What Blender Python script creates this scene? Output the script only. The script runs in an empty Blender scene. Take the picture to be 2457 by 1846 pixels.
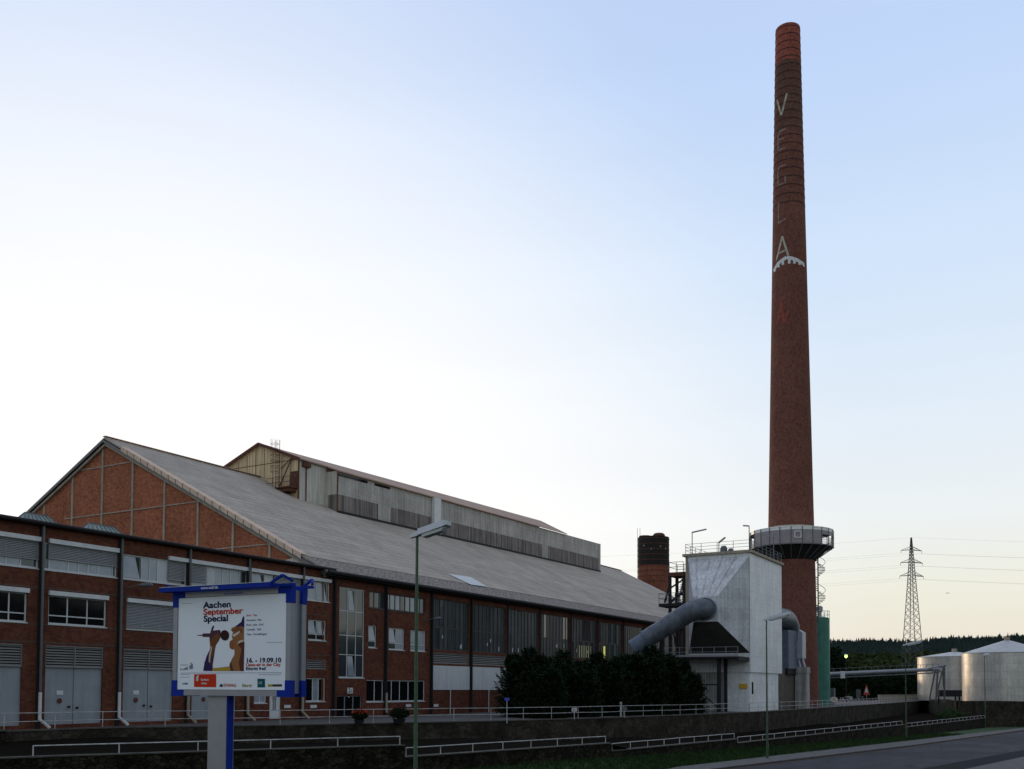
import bpy, math, random
from mathutils import Vector, Matrix
sc = bpy.context.scene
COL = sc.collection
rad = math.radians
PI = math.pi
# ---------------------------------------------------------------- camera
FPX, PW, PH = 2345.0, 2457.0, 1846.0         # focal length and photo size in photo pixels
YAW, PITCH, ROLL = rad(30.3), rad(2.2), rad(0.25)
CAM = Vector((0, 0, 2.5))
fw = Vector((math.cos(YAW)*math.cos(PITCH), math.sin(YAW)*math.cos(PITCH), math.sin(PITCH)))
rt = Vector((math.sin(YAW), -math.cos(YAW), 0))
upv = rt.cross(fw)
rt2 = rt*math.cos(ROLL) + upv*math.sin(ROLL)
up2 = upv*math.cos(ROLL) - rt*math.sin(ROLL)
PY0 = 1650 - FPX*math.tan(PITCH)             # row of the optical axis
cd = bpy.data.cameras.new('camera')
cam = bpy.data.objects.new('camera', cd); COL.objects.link(cam)
cam.matrix_world = Matrix((( rt2.x, up2.x, -fw.x, CAM.x), (rt2.y, up2.y, -fw.y, CAM.y), (rt2.z, up2.z, -fw.z, CAM.z), (0, 0, 0, 1)))
cd.sensor_width = 36; cd.lens = 36*FPX/PW
cd.shift_y = (PY0 - PH/2)/PW
cd.clip_start = 0.1; cd.clip_end = 20000
sc.camera = cam
# ---------------------------------------------------------------- world and sun
SUN_AZ, SUN_EL = rad(56), rad(7)
SKY_BACK = 1.5
w = bpy.data.worlds.new('World'); sc.world = w; w.use_nodes = True
wn, wl = w.node_tree.nodes, w.node_tree.links
sky = wn.new('ShaderNodeTexSky'); sky.sky_type = 'NISHITA'; sky.sun_disc = False
sky.sun_elevation = SUN_EL; sky.sun_rotation = PI/2 - SUN_AZ
sky.altitude = 200; sky.air_density = 1.0; sky.dust_density = 0.6; sky.ozone_density = 2.5
hsv = wn.new('ShaderNodeHueSaturation'); hsv.inputs['Saturation'].default_value = 0.45; hsv.inputs['Value'].default_value = SKY_BACK
wl.new(sky.outputs[0], hsv.inputs['Color'])
# the western half of the dusk sky, where the sun has just gone down, is much brighter and paler than the eastern half
tcw = wn.new('ShaderNodeTexCoord'); sep = wn.new('ShaderNodeSeparateXYZ'); wl.new(tcw.outputs['Generated'], sep.inputs[0])
def dotramp(vec, a, b, kind='SMOOTHSTEP'):
    dp = wn.new('ShaderNodeVectorMath'); dp.operation = 'DOT_PRODUCT'; wl.new(tcw.outputs['Generated'], dp.inputs[0]); dp.inputs[1].default_value = vec
    mr = wn.new('ShaderNodeMapRange'); mr.interpolation_type = kind; mr.inputs['From Min'].default_value = a; mr.inputs['From Max'].default_value = b
    wl.new(dp.outputs['Value'], mr.inputs['Value']); return mr.outputs[0]
def smix(fac, a, b):
    mx = wn.new('ShaderNodeMixRGB'); wl.new(fac, mx.inputs[0])
    for i, v in ((1, a), (2, b)):
        if isinstance(v, tuple): mx.inputs[i].default_value = (*v, 1)
        else: wl.new(v, mx.inputs[i])
    return mx.outputs[0]
er = wn.new('ShaderNodeValToRGB'); el_ = er.color_ramp.elements
SKYR = [(0, (.74, .66, .66)), (.03, (.84, .76, .64)), (.09, (.86, .85, .73)), (.16, (.85, .89, .89)), (.24, (.78, .86, .94)), (.37, (.66, .79, .96)), (.53, (.53, .68, .95)), (.72, (.50, .60, .86)), (1, (.62, .68, .80))]
while len(el_) < len(SKYR): el_.new(.5)
for q_, (p_, c_) in zip(el_, SKYR): q_.position = p_; q_.color = (*c_, 1)
wl.new(sep.outputs[2], er.inputs[0])
GA = rad(50); GE = rad(2)
glow = dotramp((math.cos(GA)*math.cos(GE), math.sin(GA)*math.cos(GE), math.sin(GE)), .74, 1.03, 'SMOOTHSTEP')
west = smix(glow, er.outputs[0], (1.08, 1.06, 1.04))
sc_ = wn.new('ShaderNodeVectorMath'); sc_.operation = 'SCALE'; sc_.inputs['Scale'].default_value = 1/.15; wl.new(west, sc_.inputs[0])
# thin uneven evening haze across the sky
hz_m = wn.new('ShaderNodeMapping'); hz_m.inputs['Scale'].default_value = (1, 1, 7); wl.new(tcw.outputs['Generated'], hz_m.inputs[0])
hz_n = wn.new('ShaderNodeTexNoise'); hz_n.inputs['Scale'].default_value = 3; hz_n.inputs['Detail'].default_value = 5; wl.new(hz_m.outputs[0], hz_n.inputs['Vector'])
hz_r = wn.new('ShaderNodeMapRange'); hz_r.inputs['From Min'].default_value = .3; hz_r.inputs['From Max'].default_value = .7; hz_r.inputs['To Min'].default_value = .985/.15; hz_r.inputs['To Max'].default_value = 1.012/.15
wl.new(hz_n.outputs[0], hz_r.inputs['Value']); wl.new(hz_r.outputs[0], sc_.inputs['Scale'])
fin = smix(dotramp((math.cos(SUN_AZ), math.sin(SUN_AZ), .55), -.4, .5), hsv.outputs[0], sc_.outputs[0])
wl.new(fin, wn['Background'].inputs[0])
wn['Background'].inputs[1].default_value = 0.15
sl = bpy.data.lights.new('sun', 'SUN'); sl.energy = 0.6; sl.angle = rad(3); sl.color = (1, .72, .45)
so = bpy.data.objects.new('sun', sl); COL.objects.link(so)
so.rotation_euler = Vector((math.cos(SUN_AZ)*math.cos(SUN_EL), math.sin(SUN_AZ)*math.cos(SUN_EL), math.sin(SUN_EL))).to_track_quat('Z', 'Y').to_euler()
sc.view_settings.view_transform = 'Standard'; sc.view_settings.look = 'None'
sc.view_settings.exposure = 0.0; sc.view_settings.gamma = 1
sc.cycles.max_bounces = 5; sc.cycles.use_denoising = True
# ---------------------------------------------------------------- photo measurements -> places on real planes
def ray(px, py):
    return fw + rt2*((px-PW/2)/FPX) - up2*((py-PY0)/FPX)
def onY(px, py, Y):
    d = ray(px, py); t = (Y-CAM.y)/d.y; return CAM + d*t
def onX(px, py, X):
    d = ray(px, py); t = (X-CAM.x)/d.x; return CAM + d*t
def onZ(px, py, z):
    d = ray(px, py); t = (z-CAM.z)/d.z; return CAM + d*t
def depth(px, py, D):
    return CAM + ray(px, py)*D
def zat(px, py, x, y):                       # height of the ray where it passes nearest the vertical line (x, y)
    d = ray(px, py); h = math.hypot(d.x, d.y); return CAM.z + d.z*math.hypot(x, y)/h
# ---------------------------------------------------------------- objects
def tag(o, label=None, cat=None, group=None, kind=None):
    if label: o['label'] = label
    if cat: o['category'] = cat
    if group: o['group'] = group
    if kind: o['kind'] = kind
    return o
ORG = {}
def thing(name, label, cat, loc=(0, 0, 0), rz=0, group=None):
    o = bpy.data.objects.new(name, None); COL.objects.link(o); o.empty_display_size = .3
    o.location = loc; o.rotation_euler = (0, 0, rz)
    ORG[o.name] = Vector(loc)
    return tag(o, label, cat, group)
class MB:
    def __init__(s): s.v = []; s.f = []; s.m = []; s.cur = 0
    def add(s, vs, fs):
        n = len(s.v); s.v += [tuple(v) for v in vs]; s.f += [tuple(i+n for i in f) for f in fs]; s.m += [s.cur]*len(fs); return s
    def box(s, x0, x1, y0, y1, z0, z1):
        return s.add([(x0,y0,z0),(x1,y0,z0),(x1,y1,z0),(x0,y1,z0),(x0,y0,z1),(x1,y0,z1),(x1,y1,z1),(x0,y1,z1)],
                     [(0,3,2,1),(4,5,6,7),(0,1,5,4),(1,2,6,5),(2,3,7,6),(3,0,4,7)])
    def quad(s, a, b, c, d): return s.add([a, b, c, d], [(0,1,2,3)])
    def poly(s, pts): return s.add(pts, [tuple(range(len(pts)))])
    def bar(s, a, b, wd, ht=None, up=(0, 0, 1)):           # rectangular bar from a to b
        a, b = Vector(a), Vector(b); ht = ht or wd; d = (b-a).normalized(); u = Vector(up)
        if abs(d.dot(u)) > .99: u = Vector((1, 0, 0))
        x = d.cross(u).normalized()*wd/2; y = x.cross(d).normalized()*ht/2
        return s.add([a-x-y, a+x-y, a+x+y, a-x+y, b-x-y, b+x-y, b+x+y, b-x+y],
                     [(0,3,2,1),(4,5,6,7),(0,1,5,4),(1,2,6,5),(2,3,7,6),(3,0,4,7)])
    def tube(s, pts, r, n=8, caps=True):
        pts = [Vector(p) for p in pts]; rs = r if isinstance(r, (list, tuple)) else [r]*len(pts)
        vs = []; px = None
        for i, p in enumerate(pts):
            d = (pts[min(i+1, len(pts)-1)] - pts[max(i-1, 0)]).normalized()
            if px is None: px = d.cross(Vector((0,0,1))) if abs(d.z) < .95 else d.cross(Vector((1,0,0)))
            px = (px - d*px.dot(d)).normalized(); py = d.cross(px)
            for k in range(n):
                t = 2*PI*k/n; vs.append(p + (px*math.cos(t)+py*math.sin(t))*rs[i])
        fs = [(i*n+k, i*n+(k+1)%n, (i+1)*n+(k+1)%n, (i+1)*n+k) for i in range(len(pts)-1) for k in range(n)]
        if caps: fs += [tuple(reversed(range(n))), tuple((len(pts)-1)*n+k for k in range(n))]
        return s.add(vs, fs)
    def lathe(s, cx, cy, prof, n=48, a0=0, a1=2*PI):       # prof = [(r, z)]
        full = abs(a1-a0-2*PI) < 1e-6; m = n if full else n+1
        vs = [(cx+r*math.cos(a0+(a1-a0)*k/n), cy+r*math.sin(a0+(a1-a0)*k/n), z) for r, z in prof for k in range(m)]
        fs = []
        for i in range(len(prof)-1):
            for k in range(n):
                k2 = (k+1) % m; fs.append((i*m+k, i*m+k2, (i+1)*m+k2, (i+1)*m+k))
        return s.add(vs, fs)
    def build(s, name, mat, parent=None, smooth=False, local=False):
        me = bpy.data.meshes.new(name); off = Vector((0, 0, 0))
        if parent is not None and not local: off = ORG.get(parent.name, Vector((0,0,0)))
        me.from_pydata([tuple(Vector(v)-off) for v in s.v], [], s.f)
        mats = mat if isinstance(mat, (list, tuple)) else [mat]
        for m in mats: me.materials.append(m)
        if len(mats) > 1:
            for p, mi in zip(me.polygons, s.m): p.material_index = mi
        if smooth:
            for p in me.polygons: p.use_smooth = True
            try: me.set_sharp_from_angle(angle=rad(40))
            except Exception: pass
        me.validate()
        o = bpy.data.objects.new(name, me); COL.objects.link(o)
        if parent is not None: o.parent = parent
        ORG[o.name] = off
        return o
def copy_tree(o, parent=None):
    c = o.copy(); COL.objects.link(c)
    if parent is not None: c.parent = parent
    for ch in [x for x in bpy.data.objects if x.parent == o]: copy_tree(ch, c)
    return c
# ---------------------------------------------------------------- materials
def mk(name):
    m = bpy.data.materials.new(name); m.use_nodes = True
    n, l = m.node_tree.nodes, m.node_tree.links
    return m, n, l, n['Principled BSDF']
def ramp(n, stops):
    r = n.new('ShaderNodeValToRGB'); e = r.color_ramp.elements
    while len(e) < len(stops): e.new(.5)
    for q, (p, c) in zip(e, stops): q.position = p; q.color = (*c, 1)
    return r
def surf(name, c1, c2=None, scale=1.0, rough=.7, metal=0, streak=0, bump=0, spec=.3, detail=5, stretch=(1, 1, 1)):
    """colour mottled between c1 and c2 by noise; streak = extra vertical run marks"""
    m, n, l, b = mk(name); c2 = c2 or tuple(x*.75 for x in c1)
    tc = n.new('ShaderNodeTexCoord'); mp = n.new('ShaderNodeMapping'); mp.inputs['Scale'].default_value = stretch
    l.new(tc.outputs['Object'], mp.inputs[0])
    ns = n.new('ShaderNodeTexNoise'); ns.inputs['Scale'].default_value = scale; ns.inputs['Detail'].default_value = detail; ns.inputs['Roughness'].default_value = .65
    l.new(mp.outputs[0], ns.inputs['Vector'])
    r = ramp(n, [(.32, c1), (.68, c2)]); l.new(ns.outputs[0], r.inputs[0]); out = r.outputs[0]
    if streak:
        mp2 = n.new('ShaderNodeMapping'); mp2.inputs['Scale'].default_value = (2.5, 2.5, .12); l.new(tc.outputs['Object'], mp2.inputs[0])
        n2 = n.new('ShaderNodeTexNoise'); n2.inputs['Scale'].default_value = 1.3; n2.inputs['Detail'].default_value = 6; l.new(mp2.outputs[0], n2.inputs['Vector'])
        r2 = ramp(n, [(.35, (1-streak,)*3), (.6, (1, 1, 1))]); l.new(n2.outputs[0], r2.inputs[0])
        mx = n.new('ShaderNodeMixRGB'); mx.blend_type = 'MULTIPLY'; mx.inputs[0].default_value = 1
        l.new(out, mx.inputs[1]); l.new(r2.outputs[0], mx.inputs[2]); out = mx.outputs[0]
    l.new(out, b.inputs['Base Color'])
    b.inputs['Roughness'].default_value = rough; b.inputs['Metallic'].default_value = metal; b.inputs['Specular IOR Level'].default_value = spec
    if bump:
        n3 = n.new('ShaderNodeTexNoise'); n3.inputs['Scale'].default_value = scale*6; n3.inputs['Detail'].default_value = 6; l.new(mp.outputs[0], n3.inputs['Vector'])
        bp = n.new('ShaderNodeBump'); bp.inputs['Strength'].default_value = bump; bp.inputs['Distance'].default_value = .05
        l.new(n3.outputs[0], bp.inputs['Height']); l.new(bp.outputs[0], b.inputs['Normal'])
    return m
def brickmat(name, c1, c2, mortar, bw=.25, bh=.077, cyl=None, patch=.5, rough=.85):
    m, n, l, b = mk(name)
    tc = n.new('ShaderNodeTexCoord'); sx = n.new('ShaderNodeSeparateXYZ'); l.new(tc.outputs['Object'], sx.inputs[0])
    ad = n.new('ShaderNodeMath'); ad.operation = 'ADD'; l.new(sx.outputs[0], ad.inputs[0]); l.new(sx.outputs[1], ad.inputs[1])
    u = ad.outputs[0]
    if cyl:
        at = n.new('ShaderNodeMath'); at.operation = 'ARCTAN2'; l.new(sx.outputs[1], at.inputs[0]); l.new(sx.outputs[0], at.inputs[1])
        mu = n.new('ShaderNodeMath'); mu.operation = 'MULTIPLY'; mu.inputs[1].default_value = cyl; l.new(at.outputs[0], mu.inputs[0]); u = mu.outputs[0]
    cb = n.new('ShaderNodeCombineXYZ'); l.new(u, cb.inputs[0]); l.new(sx.outputs[2], cb.inputs[1])
    br = n.new('ShaderNodeTexBrick'); br.inputs['Scale'].default_value = 1; br.inputs['Brick Width'].default_value = bw; br.inputs['Row Height'].default_value = bh
    br.inputs['Mortar Size'].default_value = .005; br.inputs['Color1'].default_value = (*c1, 1); br.inputs['Color2'].default_value = (*c2, 1); br.inputs['Mortar'].default_value = (*mortar, 1)
    l.new(cb.outputs[0], br.inputs['Vector'])
    ns = n.new('ShaderNodeTexNoise'); ns.inputs['Scale'].default_value = .22; ns.inputs['Detail'].default_value = 10; ns.inputs['Roughness'].default_value = .8; l.new(tc.outputs['Object'], ns.inputs['Vector'])
    r = ramp(n, [(.3, (1-patch,)*3), (.7, (1.25,)*3)]); l.new(ns.outputs[0], r.inputs[0])
    mx = n.new('ShaderNodeMixRGB'); mx.blend_type = 'MULTIPLY'; mx.inputs[0].default_value = 1; l.new(br.outputs[0], mx.inputs[1]); l.new(r.outputs[0], mx.inputs[2])
    # soft long stains
    mp = n.new('ShaderNodeMapping'); mp.inputs['Scale'].default_value = (1.3, 1.3, 1.1); l.new(tc.outputs['Object'], mp.inputs[0])
    n2 = n.new('ShaderNodeTexNoise'); n2.inputs['Scale'].default_value = 2.2; n2.inputs['Detail'].default_value = 7; l.new(mp.outputs[0], n2.inputs['Vector'])
    r2 = ramp(n, [(.34, (.82, .70, .76)), (.5, (.98, .98, .98)), (.66, (1.10, 1.16, 1.0))]); l.new(n2.outputs[0], r2.inputs[0])
    m2 = n.new('ShaderNodeMixRGB'); m2.blend_type = 'MULTIPLY'; m2.inputs[0].default_value = 1; l.new(mx.outputs[0], m2.inputs[1]); l.new(r2.outputs[0], m2.inputs[2])
    l.new(m2.outputs[0], b.inputs['Base Color']); b.inputs['Roughness'].default_value = rough; b.inputs['Specular IOR Level'].default_value = .1
    return m
def linesmat(name, c1, c2, period, axis, rough=.8, dark=.6, width=.08, metal=0, streak=.0, xl=None):
    """sheeting: seams every `period` metres along object axis (0,1,2) or 'u' (x+y), mottled"""
    m = surf(name, c1, c2, scale=.5, rough=rough, metal=metal, streak=streak); n, l = m.node_tree.nodes, m.node_tree.links; b = n['Principled BSDF']
    src = b.inputs['Base Color'].links[0].from_socket
    tc = n.new('ShaderNodeTexCoord'); sx = n.new('ShaderNodeSeparateXYZ'); l.new(tc.outputs['Object'], sx.inputs[0])
    def seam(sock, per, wd):
        a = n.new('ShaderNodeMath'); a.operation = 'DIVIDE'; a.inputs[1].default_value = per; l.new(sock, a.inputs[0])
        f = n.new('ShaderNodeMath'); f.operation = 'FRACT'; l.new(a.outputs[0], f.inputs[0])
        g = n.new('ShaderNodeMath'); g.operation = 'LESS_THAN'; g.inputs[1].default_value = wd; l.new(f.outputs[0], g.inputs[0]); return g.outputs[0]
    if axis == 'u':
        ad = n.new('ShaderNodeMath'); ad.operation = 'ADD'; l.new(sx.outputs[0], ad.inputs[0]); l.new(sx.outputs[1], ad.inputs[1]); s0 = ad.outputs[0]
    else: s0 = sx.outputs[axis]
    k = seam(s0, period, width)
    mx = n.new('ShaderNodeMixRGB'); mx.blend_type = 'MULTIPLY'; mx.inputs[2].default_value = (dark, dark, dark, 1)
    l.new(k, mx.inputs[0]); l.new(src, mx.inputs[1]); out = mx.outputs[0]
    if xl:
        k2 = seam(sx.outputs[xl[0]], xl[1], xl[2]); m3 = n.new('ShaderNodeMixRGB'); m3.blend_type = 'MULTIPLY'; m3.inputs[2].default_value = (.8, .8, .8, 1)
        l.new(k2, m3.inputs[0]); l.new(out, m3.inputs[1]); out = m3.outputs[0]
    l.new(out, b.inputs['Base Color']); return m
def sheetmat(name, c1, c2, line, w_, h_, axes=('u', 2), rough=.8, metal=0, off=0.0, streak=.25, blot=.8, lw=.03, spec=.3, run=(2.5, 2.5, .12), bump=.25):
    """separate sheets, each a slightly different tone, dark joints, blotches and run marks"""
    m, n, l, b = mk(name)
    tc = n.new('ShaderNodeTexCoord'); sx = n.new('ShaderNodeSeparateXYZ'); l.new(tc.outputs['Object'], sx.inputs[0])
    ad = n.new('ShaderNodeMath'); ad.operation = 'ADD'; l.new(sx.outputs[0], ad.inputs[0]); l.new(sx.outputs[1], ad.inputs[1])
    pick = lambda a: ad.outputs[0] if a == 'u' else sx.outputs[a]
    cb = n.new('ShaderNodeCombineXYZ'); l.new(pick(axes[0]), cb.inputs[0]); l.new(pick(axes[1]), cb.inputs[1])
    br = n.new('ShaderNodeTexBrick'); br.offset = off; br.inputs['Scale'].default_value = 1; br.inputs['Brick Width'].default_value = w_; br.inputs['Row Height'].default_value = h_
    br.inputs['Mortar Size'].default_value = lw; br.inputs['Mortar Smooth'].default_value = .6
    for k_, c_ in (('Color1', c1), ('Color2', c2), ('Mortar', line)): br.inputs[k_].default_value = (*c_, 1)
    l.new(cb.outputs[0], br.inputs['Vector']); out = br.outputs[0]
    def mul(out, vec, scale, lo, hi, a=.35, c=.65):
        ns = n.new('ShaderNodeTexNoise'); ns.inputs['Scale'].default_value = scale; ns.inputs['Detail'].default_value = 8; ns.inputs['Roughness'].default_value = .68; l.new(vec, ns.inputs['Vector'])
        r = ramp(n, [(a, lo), (c, hi)]); l.new(ns.outputs[0], r.inputs[0])
        mx = n.new('ShaderNodeMixRGB'); mx.blend_type = 'MULTIPLY'; mx.inputs[0].default_value = 1; l.new(out, mx.inputs[1]); l.new(r.outputs[0], mx.inputs[2]); return mx.outputs[0]
    out = mul(out, tc.outputs['Object'], .25, (blot, blot*.98, blot*.95), (1.08, 1.06, 1.04))
    out = mul(out, tc.outputs['Object'], 4.0, (.86, .86, .86), (1.06, 1.06, 1.06))
    mp = n.new('ShaderNodeMapping'); mp.inputs['Scale'].default_value = run; l.new(tc.outputs['Object'], mp.inputs[0])
    out = mul(out, mp.outputs[0], 1.3, (1-streak, 1-streak*1.05, 1-streak*1.1), (1, 1, 1), .36, .56)
    l.new(out, b.inputs['Base Color']); b.inputs['Roughness'].default_value = rough; b.inputs['Metallic'].default_value = metal; b.inputs['Specular IOR Level'].default_value = spec
    if bump:
        bp = n.new('ShaderNodeBump'); bp.inputs['Strength'].default_value = bump; bp.inputs['Distance'].default_value = .04; l.new(br.outputs['Fac'], bp.inputs['Height']); bp.invert = True; l.new(bp.outputs[0], b.inputs['Normal'])
    return m
def plain(name, c, rough=.5, metal=0, spec=.5):
    return surf(name, c, tuple(x*.88 for x in c), scale=3, rough=rough, metal=metal, spec=spec)
M = {}
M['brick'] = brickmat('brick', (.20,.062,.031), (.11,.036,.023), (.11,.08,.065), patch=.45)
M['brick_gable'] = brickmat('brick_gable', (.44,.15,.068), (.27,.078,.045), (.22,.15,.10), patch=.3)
M['concrete'] = surf('concrete', (.46,.385,.295), (.33,.28,.215), scale=1.5, rough=.9, streak=.25)
M['roof'] = sheetmat('roof_sheets', (.47,.41,.345), (.41,.36,.31), (.24,.21,.185), 7.3, .95, (0, 1), rough=.9, off=.37, streak=.08, blot=.80, lw=.05, run=(1.2, .2, .2))
M['roof_tile'] = surf('eave_tiles', (.34,.29,.255), (.13,.11,.10), scale=3.0, rough=.9, bump=.6)
M['clerestory_roof'] = linesmat('clerestory_sheets', (.46,.31,.23), (.36,.25,.19), 1.5, 1, dark=.8, width=.1)
M['yellow_sheet'] = linesmat('yellowed_sheeting', (.78,.60,.36), (.62,.46,.27), .5, 'u', dark=.82, width=.2, streak=.3)
M['grey_sheet'] = sheetmat('grey_sheeting', (.56,.535,.49), (.50,.475,.435), (.38,.36,.33), .9, 2.2, streak=.35, blot=.75, lw=.03)
M['dark_sheet'] = linesmat('dark_sheeting', (.30,.26,.235), (.21,.18,.165), 1.1, 'u', dark=.75, width=.2, streak=.6)
M['pale_sheet'] = linesmat('pale_sheeting', (.68,.64,.56), (.56,.53,.46), .5, 'u', dark=.88, width=.2, streak=.25)
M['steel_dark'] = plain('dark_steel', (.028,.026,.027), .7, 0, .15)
M['steel_grey'] = plain('grey_steel', (.12,.125,.13), .5)
M['pylon'] = plain('pylon_steel', (.05,.052,.055), .7)
M['rust'] = surf('rusty_steel', (.16,.06,.035), (.07,.035,.025), scale=3, rough=.9)
M['white_paint'] = surf('white_paint', (.74,.74,.72), (.60,.60,.59), scale=2, rough=.5)
M['rail_paint'] = surf('rail_paint', (.62,.62,.61), (.34,.32,.30), scale=2.5, rough=.5)
M['frame'] = plain('window_frame_paint', (.66,.66,.64), .5)
M['frame_dark'] = plain('dark_frame', (.06,.06,.06), .5)
M['blind'] = plain('blind_slats', (.34,.34,.34), .5)
M['door_grey'] = surf('grey_door_paint', (.34,.365,.38), (.28,.305,.32), scale=.8, rough=.6, streak=.12)
M['louvre'] = plain('louvre_metal', (.24,.23,.21), .6)
M['white_panel'] = surf('white_panel', (.66,.67,.66), (.58,.59,.58), scale=.6, rough=.6, streak=.12)
M['lamp_green'] = surf('lamp_post_green', (.06,.12,.055), (.045,.085,.045), scale=3, rough=.5)
M['lamp_head'] = plain('lamp_head', (.55,.56,.57), .35)
M['cyan_glass'] = plain('lamp_bowl', (.5,.52,.5), .2)
M['blue'] = plain('blue_enamel', (.006,.03,.30), .6, 0, .08)
M['alu'] = plain('aluminium', (.30,.30,.32), .45, .3)
M['filter_white'] = sheetmat('filter_sheets', (.90,.91,.91), (.85,.87,.88), (.66,.67,.68), 1.5, 1.0, streak=.16, blot=.86, lw=.02, rough=.55)
M['hood_white'] = sheetmat('hood_sheets', (.74,.75,.78), (.63,.64,.67), (.48,.48,.50), 1.2, 1.1, streak=.25, blot=.7, lw=.02, rough=.5)
M['hood_shade'] = surf('hood_underside', (.075,.068,.062), (.05,.045,.042), scale=1, rough=.85)  # bottom face of the hood, its shadow put into the dark colour
M['duct'] = surf('duct_sheet', (.155,.17,.195), (.085,.095,.11), scale=1.4, rough=.5, metal=.25, streak=.2)
M['duct_light'] = surf('duct_sheet_light', (.42,.46,.50), (.34,.37,.41), scale=.9, rough=.45, metal=.3)
M['duct_dark'] = surf('fan_housing', (.14,.17,.22), (.10,.12,.16), scale=.9, rough=.6)
M['green_tank'] = surf('green_enamel', (.075,.25,.185), (.05,.18,.135), scale=.7, rough=.5, streak=.2)
M['tank'] = sheetmat('tank_sheets', (.76,.73,.66), (.68,.65,.59), (.50,.48,.44), 2.4, 1.45, off=.5, rough=.36, metal=.5, streak=.2, blot=.82, lw=.02)
M['tank_roof'] = surf('tank_roof', (.50,.49,.46), (.40,.39,.37), scale=.8, rough=.5, metal=.3)
M['grass'] = surf('grass', (.034,.082,.014), (.016,.034,.010), scale=1.3, rough=.95, bump=1)
M['soil'] = surf('soil', (.05,.045,.03), (.03,.035,.018), scale=1.2, rough=.95, bump=.6)
M['asphalt'] = surf('asphalt', (.055,.053,.062), (.036,.036,.043), scale=.35, spec=.15, rough=.85, bump=.25, detail=10, stretch=(.35, 2, 1))
def crack(m, scale, wd, dark):
    n, l = m.node_tree.nodes, m.node_tree.links; b = n['Principled BSDF']; src = b.inputs['Base Color'].links[0].from_socket
    tc = n.new('ShaderNodeTexCoord'); ns = n.new('ShaderNodeTexNoise'); ns.inputs['Scale'].default_value = .9; ns.inputs['Detail'].default_value = 4; l.new(tc.outputs['Object'], ns.inputs['Vector'])
    mx = n.new('ShaderNodeMixRGB'); mx.inputs[0].default_value = .12; l.new(tc.outputs['Object'], mx.inputs[1]); l.new(ns.outputs['Color'], mx.inputs[2])
    vo = n.new('ShaderNodeTexVoronoi'); vo.feature = 'DISTANCE_TO_EDGE'; vo.inputs['Scale'].default_value = scale; l.new(mx.outputs[0], vo.inputs['Vector'])
    r = ramp(n, [(0, (dark,)*3), (wd, (1, 1, 1))]); l.new(vo.outputs['Distance'], r.inputs[0])
    vc = n.new('ShaderNodeTexVoronoi'); vc.inputs['Scale'].default_value = scale*.5; l.new(tc.outputs['Object'], vc.inputs['Vector']); sp = n.new('ShaderNodeSeparateXYZ'); l.new(vc.outputs['Color'], sp.inputs[0])
    r2 = ramp(n, [(.2, (.72, .72, .72)), (.3, (1, 1, 1))]); l.new(sp.outputs[0], r2.inputs[0])
    a = n.new('ShaderNodeMixRGB'); a.blend_type = 'MULTIPLY'; a.inputs[0].default_value = 1; l.new(src, a.inputs[1]); l.new(r.outputs[0], a.inputs[2])
    c = n.new('ShaderNodeMixRGB'); c.blend_type = 'MULTIPLY'; c.inputs[0].default_value = 1; l.new(a.outputs[0], c.inputs[1]); l.new(r2.outputs[0], c.inputs[2]); l.new(c.outputs[0], b.inputs['Base Color'])
crack(M['asphalt'], .28, .03, .45)
M['asphalt_dark'] = surf('asphalt_patched', (.018,.019,.024), (.012,.013,.016), scale=1, spec=.1, rough=.95)
M['pavement'] = surf('pavement', (.17,.16,.155), (.11,.105,.10), scale=2, spec=.1, rough=.95, bump=.3)
M['yard'] = surf('yard', (.11,.105,.10), (.07,.068,.065), scale=.6, rough=.9)
M['path'] = surf('path', (.016,.014,.011), (.010,.009,.007), scale=1.2, rough=1, spec=0)
M['bark'] = surf('bark', (.05,.035,.025), (.03,.022,.016), scale=6, rough=.95)
M['needles'] = surf('conifer_needles', (.015,.036,.013), (.007,.017,.007), scale=1.1, rough=.9, spec=.1)
M['far_wood'] = surf('far_wood', (.036,.052,.045), (.022,.034,.032), scale=.05, rough=1, spec=0)  # distance haze put into the colour: lightened and slightly blue
M['mid_wood'] = surf('mid_wood', (.055,.068,.024), (.024,.036,.015), scale=.06, rough=1, spec=0)
M['near_leaf'] = surf('near_leaf', (.012,.026,.010), (.006,.013,.006), scale=.8, rough=1, spec=.05)
M['tan_cap'] = surf('tan_cap_sheets', (.72,.53,.39), (.55,.40,.30), scale=1.2, rough=.8)
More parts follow.
